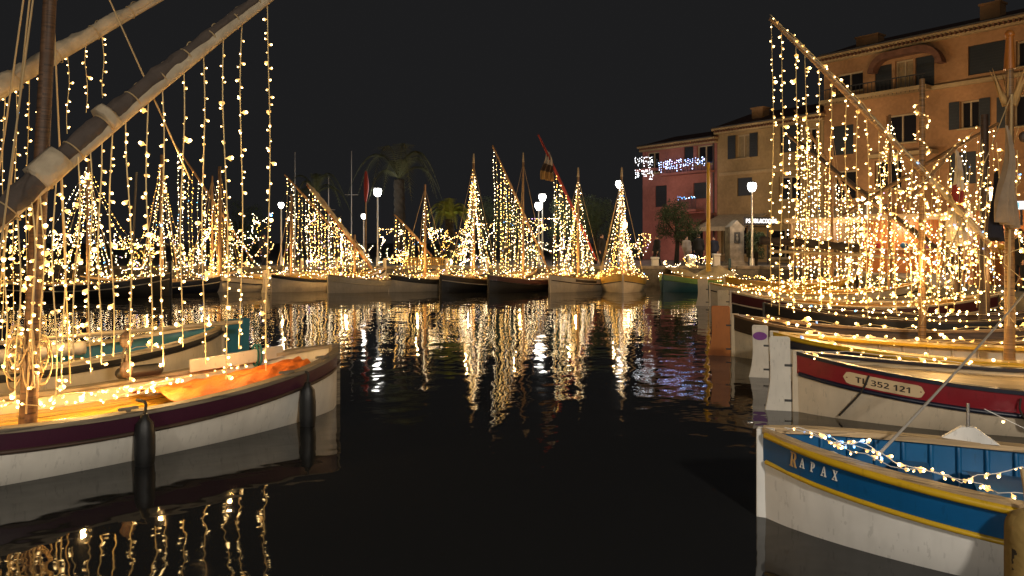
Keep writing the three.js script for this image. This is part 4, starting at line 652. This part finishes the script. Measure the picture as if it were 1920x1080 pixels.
{ // arched hood over the loggia and balcony rail
  const { g, X } = tall, a = X(ft(1635)), b = X(ft(1775)), y0 = fY(1700, 125) - QY, s = new THREE.Shape();
  s.moveTo(a, y0 - 0.1); s.quadraticCurveTo(a + 0.2, y0 + 0.9, a + 1.2, y0 + 0.95); s.lineTo(b - 1.4, y0 + 1.0); s.quadraticCurveTo(b - 0.2, y0 + 0.9, b, y0 - 0.2); s.lineTo(b - 0.35, y0 - 0.2); s.quadraticCurveTo(b - 0.4, y0 + 0.55, b - 1.5, y0 + 0.62); s.lineTo(a + 1.3, y0 + 0.6); s.quadraticCurveTo(a + 0.5, y0 + 0.6, a + 0.35, y0 - 0.1);
  put('hood', [new THREE.ExtrudeGeometry(s, { depth: 0.6, bevelEnabled: false }).translate(0, 0, 0.003)], M.tile, g);
  const x0 = X(ft(1552)), x1 = X(ft(1748)), by = fY(1650, 168) - QY;
  put('balcony_rail', [bx(x1 - x0, 0.06, 0.06, (x0 + x1) / 2, by + 0.35, 0.85), ...Array.from({ length: 26 }, (_, i) => bx(0.025, 0.9, 0.025, lerp(x0, x1, (i + 0.5) / 26), by - 0.12, 0.85))], M.iron, g);
}
const ochreB = building('apartment_building', 'ochre house with green-grey shutters left of the tall orange building', ft(1544), ft(1345), fY(1345, 243), M.wallOchre, 8, [
  [1380, 252, 1406, 296, { shut: true, lit: curtainPane }], [1462, 235, 1500, 285, { closed: true }], [1382, 333, 1410, 367, { closed: true }], [1460, 330, 1500, 375, {}], [1505, 240, 1530, 290, {}],
  [1352, 425, 1400, 478, {}], [1440, 430, 1500, 485, {}],
], { chimneys: [[1400, 0.2, 0.9, 1.1]], ledges: [[1350, 320, 180, 0.12], [1350, 415, 170, 0.3]] });
const pinkB = building('apartment_building', 'dark pink house with lit garlands on its balconies', ft(1344), ft(1205), fY(1240, 272), M.wallPink, 8, [
  [1282, 275, 1300, 305, { closed: true }], [1306, 272, 1336, 308, {}], [1300, 342, 1332, 372, { closed: true }], [1228, 348, 1250, 388, { closed: true }], [1212, 285, 1236, 325, {}],
  [1232, 432, 1262, 490, {}], [1290, 430, 1318, 488, {}],
], { rise: 1.2 });
{ // balconies with light garlands on the pink house
  const { g, X } = pinkB;
  for (const [px0, px1, py, col, label] of [[1206, 1241, 305, G.cold, 'white lights on dark left balcony of the pink house'], [1206, 1241, 328, G.cold, 'lower white lights on left side of the pink house'], [1250, 1340, 310, G.iceBlue, 'blue white lights on upper balcony of the pink house'], [1285, 1320, 380, G.blue, 'small blue lights under first floor windows of the pink house']]) {
    const x0 = X(ft(px0)), x1 = X(ft(px1)), y = fY((px0 + px1) / 2, py) - QY;
    if (py !== 328) { const bal = put('balcony', [bx(x1 - x0, 0.16, 0.9, (x0 + x1) / 2, y - 0.6, 0.455)], M.wallPink, g); put('rail', [bx(x1 - x0, 0.05, 0.05, (x0 + x1) / 2, y + 0.35, 0.88), ...Array.from({ length: 14 }, (_, i) => bx(0.03, 0.85, 0.03, lerp(x0, x1, (i + 0.5) / 14), y - 0.09, 0.88))], M.iron, bal); }
    const c = thing('light_garland', label, 'fairy lights', V(0, 0, 0)), w = (x, yy, z) => V(x, yy, z).applyAxisAngle(V(0, 1, 0), g.rotation.y).add(g.position);
    const n = Math.max(4, Math.round((x1 - x0) / 0.22)), hang = py === 380 ? 0.25 : 0.75;
    for (let i = 0; i < n; i++) strand(c, drop(w(lerp(x0, x1, (i + 0.5) / n), y + 0.5 - rr(0, 0.15), 0.98), hang * rr(0.5, 1.2), 0.05, 3), { sp: 0.13, r: py === 380 ? 0.03 : 0.034, only: col, blue: 0.9, alt: py === 310 ? G.violet : G.cold, wr: 0.004 });
  }
}
// awnings and sign on the ground floors
function facadePt(px, py, out) { const t = ft(px), nx = -FA.ud, nz = FA.ux; return V(FA.X + FA.ux * t - FA.ud * out, fY(px, py), -(FA.D + FA.ud * t) - FA.ux * out * -1); }
function awning(label, px0, px1, py, m, deep = 2.2, drop_ = 0.9) {
  const t0 = ft(px0), L = t0 - ft(px1), pos = V(FA.X + FA.ux * t0, fY((px0 + px1) / 2, py), -(FA.D + FA.ud * t0)), a = thing('awning', label, 'awning', pos); a.rotation.y = Math.atan2(-FA.ud, -FA.ux);
  const n = Math.max(3, Math.round(L / 0.6));
  for (let i = 0; i < n; i++) put('panel', [bx(L / n - 0.02, 0.05, Math.hypot(deep, drop_), 0, 0, 0).rotateX(Math.atan2(drop_, deep)).translate((i + 0.5) * L / n, -drop_ / 2, deep / 2), bx(L / n - 0.02, 0.28, 0.03, (i + 0.5) * L / n, -drop_ - 0.13, deep + 0.03)], m, a);
  put('awning_arm', [rod(V(0.1, -0.9, 0.1), V(0.1, -drop_, deep), 0.03), rod(V(L - 0.1, -0.9, 0.1), V(L - 0.1, -drop_, deep), 0.03)], M.iron, a);
}
awning('rust red awning on ground floor of the pink house', 1290, 1343, 400, M.awning);
awning('long brown awning below the ochre house', 1348, 1440, 402, M.awningPale, 2.5, 0.9);
awning('pale awning behind the dense lights at right', 1560, 1680, 385, M.awningPale, 2.5, 0.8);
{
  const p = at(1398, 418, 47), sg = thing('shop_sign', 'white lit lettering sign beside lamp right of stone monument', 'sign', p, 0.25);
  const tg = new TextGeometry('PS YBLACOQUE', { font: sans, size: 0.26, depth: 0.03, curveSegments: 2 }); tg.scale(0.82, 1, 1);
  put('lettering', [tg], G.sign, sg); put('backing', [bx(2.1, 0.5, 0.05, 0.95, 0.12, -0.05)], M.iron, sg); put('bracket', [cyl(0.04, 0.05, 2.6, 0.3, -1.4, -0.12, 8), cyl(0.04, 0.05, 2.6, 1.6, -1.4, -0.12, 8)], M.iron, sg);
}

// ---------------------------------------------------------------- street lamps
function streetLamp(label, pos, hgt, glowM, col, cd, o = {}) {
  const g = thing('street_lamp', label, 'street lamp', pos, 0, 'street lamps round the harbour');
  put('post', [cyl(0.045, 0.07, hgt, 0, hgt / 2, 0, 10), cyl(0.13, 0.16, 0.5, 0, 0.25, 0, 12), cyl(0.09, 0.09, 0.06, 0, hgt - 0.02, 0, 12)], o.post ?? M.metal, g);
  const hs = o.s ?? 1; put('lamp_head', [new THREE.LatheGeometry([[0.0, -0.1], [0.12, -0.07], [0.21, 0.08], [0.24, 0.24], [0.19, 0.37], [0, 0.37]].map(([a, b]) => new THREE.Vector2(a * hs, b * hs)), 16).translate(0, hgt + 0.02, 0)], glowM, g);
  put('lamp_cap', [new THREE.LatheGeometry([[0.24, 0.40], [0.14, 0.47], [0.05, 0.5], [0, 0.52]].map(([a, b]) => new THREE.Vector2(a * hs, b * hs)), 14).translate(0, hgt + 0.02, 0)], M.iron, g);
  lamp(V(0, hgt + 0.02 + 0.15 * hs, 0), ...col, cd, o.soft ?? 6, g);
}
const headH = (py, D) => EYE + (HY - py) / F * D - QY - 0.2;
streetLamp('white globe lamp on thin post left of the tall palm', ground(708, 45), headH(360, 45), G.lamp, [1, 0.95, 0.85], 9);
streetLamp('white lamp before the ochre house right of yellow mast', ground(1410, 41.3), headH(350, 41.3), G.lamp, [1, 0.9, 0.72], 34);
streetLamp('white lamp above dark trees right of centre', ground(1161, 52), headH(345, 52), G.lamp, [1, 0.95, 0.85], 12);
streetLamp('taller of two close lamps behind the middle of far row', ground(1017, 50), headH(370, 50), G.lamp, [1, 0.95, 0.85], 9);
streetLamp('lower of two close lamps behind the middle of far row', ground(1010, 48), headH(386, 48), G.lamp, [1, 0.95, 0.85], 9);
streetLamp('small white lamp left of the globe lamp', ground(682, 50), headH(404, 50), G.lamp, [1, 0.95, 0.85], 8, { s: 0.7 });
streetLamp('white lamp low behind the strands at left of far row', ground(527, 46), headH(383, 46), G.lamp, [1, 0.95, 0.85], 8, { s: 0.7 });
streetLamp('unseen amber lamp hidden among the lights before the tall building', V(16.6, QY, -36), 3.2, G.unseenAmber, [1, 0.60, 0.29], 78);  // amber lamps unseen behind the fairy lights, placed to light the facades
streetLamp('unseen amber lamp hidden by lights before the tall building right part', V(18.0, QY, -29), 3.0, G.unseenAmber, [1, 0.60, 0.29], 100);
streetLamp('unseen amber lamp before the ochre house behind hanging lights', V(15.9, QY, -42), 2.0, G.unseenAmber, [1, 0.66, 0.3], 16);
streetLamp('added pinkish lamp before the pink house', V(8.0, QY, -55), 2.4, G.unseenAmber, [1, 0.55, 0.50], 24);  // lamp added with pinkish light to brighten this house
// lamps on the near quay behind the photographer: they light the foreground hulls
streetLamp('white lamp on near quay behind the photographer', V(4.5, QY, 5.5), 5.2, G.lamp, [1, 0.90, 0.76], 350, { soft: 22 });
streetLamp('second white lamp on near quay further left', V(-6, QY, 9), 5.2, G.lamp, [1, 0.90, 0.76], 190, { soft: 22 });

// ---------------------------------------------------------------- quay furniture
{
  const p = ground(1377, 43.5), g = thing('stone_monument', 'pale stone monument with pointed top and dark plaque on quay', 'monument', p, 0.12);
  const s = new THREE.Shape([[-0.4, 0], [0.4, 0], [0.4, 1.9], [0, 2.28], [-0.4, 1.9]].map((a) => new THREE.Vector2(...a)));
  put('pillar', [new THREE.ExtrudeGeometry(s, { depth: 0.7, bevelEnabled: true, bevelSize: 0.02, bevelThickness: 0.02, bevelSegments: 2 }).translate(0, 0.3, -0.35)], M.stone, g);
  put('plinth', [rbx(1.15, 0.18, 1.05, 0, 0.09, 0, 0.02), rbx(0.98, 0.12, 0.9, 0, 0.24, 0, 0.02)], M.stone, g);
  put('plaque', [rbx(0.34, 0.62, 0.04, 0, 1.62, 0.385, 0.01)], M.iron, g);
  put('relief', [new THREE.SphereGeometry(0.05, 8, 6).scale(1, 1.2, 0.3).translate(-0.02, 1.76, 0.41), new THREE.SphereGeometry(0.09, 8, 6).scale(0.8, 1.6, 0.25).translate(0, 1.56, 0.41)], M.stone, g);
}
for (const [px, D, label, h] of [[1343, 42, 'square white bollard left of the stone monument', 0.62], [1228, 41.6, 'rounded white bollard right of the yellow banded boat', 0.45], [1296, 42.2, 'pale bollard behind the tan boat cover', 0.5]]) {
  const g = thing('bollard', label, 'bollard', ground(px, D), 0, 'white bollards on the quay');
  put('bollard_body', [rbx(0.36, h, 0.36, 0, h / 2, 0, 0.05)], M.whiteCold, g); put('bollard_top', [rbx(0.42, 0.12, 0.42, 0, h + 0.06, 0, 0.04)], M.whiteCold, g);
}
{
  const g = thing('picket_fence', 'yellow lit picket fence on quay behind the small boat', 'fence', ground(795, 41.5));
  for (let i = 0; i < 22; i++) put('picket', [bx(0.06, 0.5, 0.03, -1.1 + i * 0.1, 0.3, 0)], M.ochre, g);
  put('rail', [bx(2.3, 0.06, 0.03, 0, 0.18, -0.032), bx(2.3, 0.06, 0.03, 0, 0.45, -0.032)], M.ochre, g);
}
// market chalets glimpsed behind the lights at right
function chalet(label, px, D, w, mWall, mTrim, opt = {}) {
  const g = thing('market_stall', label, 'market stall', ground(px, D), opt.turn ?? -0.5, 'market stalls on right quay');
  for (let i = 0; i < Math.round(w / 0.25); i++) for (const s of [0, 1]) put('board', [bx(0.235, s ? 2.4 : 1.0, 0.05, -w / 2 + 0.125 + i * 0.25, s ? 1.2 : 0.5, s ? -1.6 : 0)], mWall, g);
  for (const s of [-1, 1]) put('side_wall', [bx(0.06, 2.4, 1.55, s * (w / 2 + 0.035), 1.2, -0.8)], mWall, g);
  put('counter', [bx(w + 0.1, 0.06, 0.45, 0, 1.05, 0.1)], mTrim, g);
  put('roof', [bx(w + 0.5, 0.08, 2.5, 0, 2.5, -0.75), bx(w + 0.5, 0.26, 0.06, 0, 2.46, 0.54)], mTrim, g);
  if (opt.strip) put('lamp_strip', [bx(w * 0.9, 0.06, 0.08, 0, 2.42, 0.36)], G.stall, g);
  for (const [x, y, m, r] of opt.goods ?? []) put('goods', [new THREE.SphereGeometry(r, 10, 8).scale(1, 0.8, 0.7).translate(x, y, -0.1)], m, g);
  lamp(V(0, 2.1, -0.5), 1, 0.78, 0.5, opt.cd ?? 8, 2, g);
  return g;
}
const goods = [[-0.9, 1.2, M.clothRed, 0.15], [-0.4, 1.2, M.yellow, 0.14], [0.1, 1.22, M.blueIn, 0.16], [0.5, 1.2, M.clothGold, 0.15], [1.0, 1.2, M.violet, 0.14]];
chalet('timber market stall with white lamp strip, left of three', 1545, 39.5, 3.2, M.wood, M.paleWood, { strip: true, goods, cd: 10 });
chalet('timber market stall full of goods between two masts', 1690, 34, 3.0, M.orangePaint, M.paleWood, { strip: true, goods, cd: 10 });
const booth = chalet('orange striped market booth under blue white sign at right edge', 1905, 24, 2.2, M.orangePaint, M.ochre, { goods, cd: 5, turn: -0.35 });
{ const s = thing('shop_sign', 'blue and white glowing sign on top of orange booth', 'sign', at(1893, 385, 23), -0.35); put('sign_box', [rbx(0.9, 0.24, 0.12, 0, 0, 0, 0.02)], G.sign, s); for (const x of [-0.28, -0.1, 0.02, 0.2]) put('mark', [bx(0.06, 0.17, 0.02, x, 0, 0.067)], G.cyan, s); put('post', [bx(0.06, 0.5, 0.06, -0.3, -0.35, 0), bx(0.06, 0.5, 0.06, 0.3, -0.35, 0)], M.iron, s); }

// ---------------------------------------------------------------- palms, trees, poles
function palm(label, pos, h, R, n, leafM, droop, tr = 0.38) {
  const g = thing('palm_tree', label, 'palm tree', pos);
  put('trunk', [sweep([V(0, 0, 0), V(0.05, h * 0.5, 0), V(0, h, 0)], (t, a) => tr * (1 - 0.15 * t) * (1 + 0.12 * Math.sin(a * 5 + t * 60)), 14, 60)], M.bark, g);
  for (let i = 0; i < n; i++) {
    const a = i / n * 6.283 * 2.4 + rr(-0.2, 0.2), lift = rr(0.35, 1.3), r = R * rr(0.75, 1.1), dx = Math.cos(a), dz = Math.sin(a), gs = [], pts = [];
    for (let k = 0; k <= 8; k++) { const t = k / 8; pts.push(V(dx * r * t * Math.cos(lift * (1 - t * 0.6)), h + Math.sin(lift) * r * 0.85 * Math.sin(t * 2.2) - droop * r * t * t * t, dz * r * t * Math.cos(lift * (1 - t * 0.6)))); }
    gs.push(sweep(pts, (t) => 0.03 * (1 - 0.8 * t), 4, 10));
    const c = new THREE.CatmullRomCurve3(pts), P = [];
    for (let k = 3; k < 40; k++) for (const s of [-1, 1]) {
      const t = k / 40, p = c.getPoint(t), T = c.getTangent(t), sd = V(-dz, 0, dx).multiplyScalar(s), l = r * 0.26 * Math.sin(Math.PI * (t * 0.85 + 0.12)) * rr(0.85, 1.1), e = p.clone().addScaledVector(sd, l * 0.8).addScaledVector(T, l * 0.6).add(V(0, -l * 0.35, 0)), q = p.clone().addScaledVector(T, 0.045);
      P.push(p.x, p.y, p.z, q.x, q.y, q.z, e.x, e.y, e.z);
    }
    const lg = new THREE.BufferGeometry(); lg.setAttribute('position', new THREE.Float32BufferAttribute(P, 3)); lg.computeVertexNormals(); gs.push(lg);
    put('frond', gs, leafM, g);
  }
  return g;
}
palm('tall dark palm beside the globe lamp left of centre', ground(748, 47), 5.2, 3.3, 13, M.palmLeaf, 0.85, 0.36);
palm('short yellow-green lit palm left of the first light tent', ground(842, 43.8), 2.7, 1.7, 22, M.palmGreen, 0.8, 0.3);
palm('dim palm far left behind the steep yard', ground(590, 52), 4.6, 2.4, 11, M.palmLeaf, 0.9, 0.4);
{ const g = thing('uplight', 'small ground lamp lighting the short palm', 'lamp', ground(846, 43.6)); put('housing', [cyl(0.09, 0.11, 0.16, 0, 0.08, 0, 12)], M.iron, g); put('lens', [cyl(0.075, 0.075, 0.02, 0, 0.17, 0, 12)], G.stall, g); lamp(V(0, 0.3, 0.1), 1, 0.95, 0.35, 34, 1, g); }
function tree(label, pos, h, R, n, m = M.leaf, shape = [1, 1]) {
  const g = thing('tree', label, 'tree', pos), th = h - R * shape[1];
  put('trunk', [sweep([V(0, 0, 0), V(0.06, th * 0.6, 0.03), V(0, th + R * 0.3, 0)], (t) => 0.16 * (1 - 0.5 * t), 8, 8), ...[0, 1, 2, 3].map((i) => rod(V(0, th * 0.75, 0), V(Math.cos(i * 1.6) * R * 0.5, th + R * 0.3, Math.sin(i * 1.6) * R * 0.5), 0.04))], M.bark, g);
  const P = [], clumps = Array.from({ length: 26 }, () => { const a = rnd() * 6.28, b = Math.acos(rr(-0.8, 1)), q = rr(0.5, 0.95); return V(Math.sin(b) * Math.cos(a) * R * q * shape[0], h - R * shape[1] + Math.cos(b) * R * q * shape[1], Math.sin(b) * Math.sin(a) * R * q * shape[0]); });
  for (let i = 0; i < n; i++) { const c = clumps[i % 26], v = V(rr(-1, 1), rr(-1, 1), rr(-1, 1)).normalize().multiplyScalar(R * 0.34 * Math.cbrt(rnd())).add(c), a = V(rr(-1, 1), rr(-1, 1), rr(-1, 1)).normalize().multiplyScalar(0.085), b = V(rr(-1, 1), rr(-1, 1), rr(-1, 1)).normalize().multiplyScalar(0.085); P.push(v.x, v.y, v.z, v.x + a.x, v.y + a.y, v.z + a.z, v.x + b.x, v.y + b.y, v.z + b.z); }
  const lg = new THREE.BufferGeometry(); lg.setAttribute('position', new THREE.Float32BufferAttribute(P, 3)); lg.computeVertexNormals();
  put('crown', [lg], m, g);
}
tree('dark rounded tree before the pink house', ground(1268, 47), 3.9, 1.5, 7000);
tree('broad dark tree behind the standing people right of centre', ground(1115, 49), 4.6, 2.0, 9000);
tree('dark tree left of the pointed light tent', ground(1072, 51), 4.4, 1.7, 7000);
tree('leafy shrub beside the stone monument', ground(1415, 43), 2.0, 0.7, 4000, M.leaf, [0.8, 1.2]);
tree('dark tree behind the tent of dark boat', ground(925, 52), 4.4, 1.7, 6000);
tree('dim tree at far left behind the masts', ground(450, 54), 4.2, 1.9, 6000);
for (const [px, top, label] of [[553, 285, 'thin grey yacht mast rising left behind far row'], [616, 330, 'short thin yacht mast behind the dipping spar'], [659, 283, 'thin grey yacht mast left of globe lamp']]) { const D = 58, g = thing('yacht_mast', label, 'mast', ground(px, D), 0, 'thin yacht masts behind the far row'), h = EYE + (HY - top) / F * D - QY; put('pole', [cyl(0.04, 0.06, h, 0, h / 2, 0, 8)], M.metal, g); put('spreader', [bx(1.0, 0.04, 0.06, 0, h * 0.6, 0)], M.metal, g); }

// ---------------------------------------------------------------- people on the quay
function person(label, pos, turn, o) {
  const g = thing('person', label, 'person', pos, turn, 'people standing on the quay'), H = o.h ?? 1.72, k = H / 1.72;
  const J = (x, y, z) => V(x * k, y * k, z * k), st = o.stride ?? 0.06, sit = o.sit ? 0.45 : 0;
  const hip = [J(-0.1, 0.92 - sit, 0), J(0.1, 0.92 - sit, 0)], knee = sit ? [J(-0.12, 0.48, 0.4), J(0.12, 0.48, 0.4)] : [J(-0.11, 0.5, st), J(0.11, 0.5, -st * 0.3)], ank = sit ? [J(-0.12, 0.09, 0.38), J(0.12, 0.09, 0.42)] : [J(-0.12, 0.09, st * 0.8), J(0.12, 0.09, -st)];
  const sh = [J(-0.19, 1.40 - sit, 0), J(0.19, 1.40 - sit, 0)], arm = o.arms ?? [[-0.27, 1.12, 0.02, -0.26, 0.88, 0.1], [0.27, 1.12, 0.02, 0.26, 0.88, 0.1]];
  const el = arm.map((a) => J(a[0], a[1] - sit, a[2])), wr = arm.map((a) => J(a[3], a[4] - sit, a[5]));
  const top = [[J(0, 0.95 - sit, 0), J(0, 1.18 - sit, 0.01), 0.155, 0.15], [J(0, 1.18 - sit, 0.01), J(0, 1.36 - sit, 0), 0.15, 0.165], [sh[0], sh[1], 0.085, 0.085], [sh[0], el[0], 0.07, 0.055], [sh[1], el[1], 0.07, 0.055], [el[0], wr[0], 0.055, 0.04], [el[1], wr[1], 0.055, 0.04], [J(0, 1.42 - sit, 0), J(0, 1.52 - sit, 0.01), 0.06, 0.055]];
  const legs = [[hip[0], hip[1], 0.12, 0.12], [hip[0], knee[0], 0.10, 0.07], [hip[1], knee[1], 0.10, 0.07], [knee[0], ank[0], 0.07, 0.045], [knee[1], ank[1], 0.07, 0.045], [J(0, 0.93 - sit, 0), J(0, 1.0 - sit, 0), 0.145, 0.145]];
  const field = (bones, m, name) => {
    const N = 44, S = 1.0 * k, c = V(0, 0.92 * k, 0.1 * k), mc = new MarchingCubes(N, m, false, false, 60000), tmp = V();
    for (let z = 0; z < N; z++) for (let y = 0; y < N; y++) for (let x = 0; x < N; x++) {
      tmp.set((x - N / 2) / (N / 2) * S, (y - N / 2) / (N / 2) * S, (z - N / 2) / (N / 2) * S).add(c);
      let acc = 0;
      for (const [a, b, r0, r1] of bones) { const ab = b.clone().sub(a), t = clamp(tmp.clone().sub(a).dot(ab) / ab.lengthSq(), 0, 1), d = tmp.distanceTo(a.clone().addScaledVector(ab, t)) - lerp(r0, r1, t) * k; acc += Math.exp(-d * 34); }
      mc.field[x + y * N + z * N * N] = Math.log(acc + 1e-30) / 34;
    }
    mc.isolation = 0; mc.update();
    const P = mc.positionArray.slice(0, mc.count * 3), Q = mc.normalArray.slice(0, mc.count * 3);
    for (let i = 0; i < mc.count; i++) { P[i * 3] = P[i * 3] * S + c.x; P[i * 3 + 1] = P[i * 3 + 1] * S + c.y; P[i * 3 + 2] = P[i * 3 + 2] * S + c.z; }
    const q = new THREE.BufferGeometry(); q.setAttribute('position', new THREE.BufferAttribute(P, 3)); q.setAttribute('normal', new THREE.BufferAttribute(Q, 3));
    return q;
  };
  const body = put('body', [field([...legs, ...top])], o.coat ?? M.coatDark, g);
  // head with face, hair; hands with fingers; shoes
  const hy = 1.61 - sit, head = new THREE.SphereGeometry(0.1 * k, 16, 14).scale(0.82, 1.15, 0.95).translate(0, hy * k, 0.015 * k);
  const hd = put('head', [head, new THREE.ConeGeometry(0.016 * k, 0.04 * k, 6).rotateX(1.2).translate(0, (hy - 0.01) * k, 0.115 * k), ...[-1, 1].map((s) => new THREE.SphereGeometry(0.022 * k, 6, 6).scale(0.5, 1, 0.7).translate(s * 0.083 * k, hy * k, 0.01 * k)), cyl(0.045 * k, 0.05 * k, 0.12 * k, 0, (hy - 0.11) * k, 0.005 * k, 10)], M.skin, g);
  put('eyes', [-1, 1].map((s) => new THREE.SphereGeometry(0.011 * k, 6, 5).translate(s * 0.032 * k, (hy + 0.015) * k, 0.103 * k)), M.hair, hd);
  put('mouth', [bx(0.035 * k, 0.008 * k, 0.01 * k, 0, (hy - 0.05) * k, 0.103 * k)], M.clothRed, hd);
  put('hair', [new THREE.SphereGeometry(0.106 * k, 14, 10, 0, 6.283, 0, 1.75).scale(0.86, 1.15, 1).rotateX(-0.35).translate(0, (hy + 0.012) * k, 0.0)], o.hair ?? M.hair, hd);
  for (const i of [0, 1]) { const d = wr[i].clone().sub(el[i]).normalize(), p = wr[i].clone().addScaledVector(d, 0.05 * k), fs = [sweep([wr[i], p, p.clone().addScaledVector(d, 0.04)], (t) => 0.028 + 0.008 * Math.sin(t * 3), 7, 4)]; for (let f = 0; f < 4; f++) { const q = p.clone().addScaledVector(d, 0.035).add(V((f - 1.5) * 0.018, 0, 0)); fs.push(sweep([q, q.clone().addScaledVector(d, 0.04), q.clone().addScaledVector(d, 0.07 - Math.abs(f - 1.5) * 0.008).add(V(0, 0, 0.012))], 0.009, 5, 4)); } fs.push(sweep([p.clone().add(V(i ? -0.025 : 0.025, 0, 0.01)), p.clone().addScaledVector(d, 0.05).add(V(i ? -0.045 : 0.045, 0, 0.025))], 0.010, 5, 2)); put('hand', fs, M.skin, g); }
  for (const a of ank) put('shoe', [rbx(0.09 * k, 0.09 * k, 0.26 * k, a.x, 0.045 * k, a.z + 0.06 * k, 0.03)], M.shoe, g);
}
const toCam = (px) => Math.atan2(-(px - CX) / F, 1);
person('person in dark coat standing with head turned, right of red flagged boat', ground(1128, 41.6), 0.7, { h: 1.78, stride: 0.12 });
person('person in dark clothes standing right of the dark coated person', ground(1151, 42), -0.3, { h: 1.66, coat: M.coatDark, arms: [[-0.26, 1.14, 0.1, -0.08, 1.1, 0.25], [0.26, 1.14, 0.1, 0.08, 1.1, 0.25]] });
person('person in dark jacket between the two tall yards of far row', ground(1040, 42), 0.2, { h: 1.74, coat: M.coatDark });
person('person in dark coat just right of pointed light tent', ground(1232, 43), -1.2, { h: 1.72, coat: M.coatDark, stride: 0.15 });
person('person in black coat standing behind the tan boat cover', ground(1310, 44), 2.7, { h: 1.8, coat: M.coatDark });
person('person in pale top standing left of the yellow mast', ground(1287, 45), 0.4, { h: 1.7, coat: M.coatPale });
person('person in dark coat right of the yellow mast', ground(1338, 44), -0.4, { h: 1.66, coat: M.coatBlue });
person('person in dark jacket and jeans behind left end of far row', ground(494, 41.5), 0.9, { h: 1.78, coat: M.coatBlue, stride: 0.12 });
person('person in black coat seen dark before the short palm', ground(838, 43.2), 0.1, { h: 1.84, coat: M.coatDark });
person('person in dark coat at right edge before the orange booth', ground(1912, 21.5), -1.4, { h: 1.7, coat: M.coatDark });

scene.traverse((o) => { if (o.isMesh) o.castShadow = o.receiveShadow = true; });
renderer.render(scene, camera);
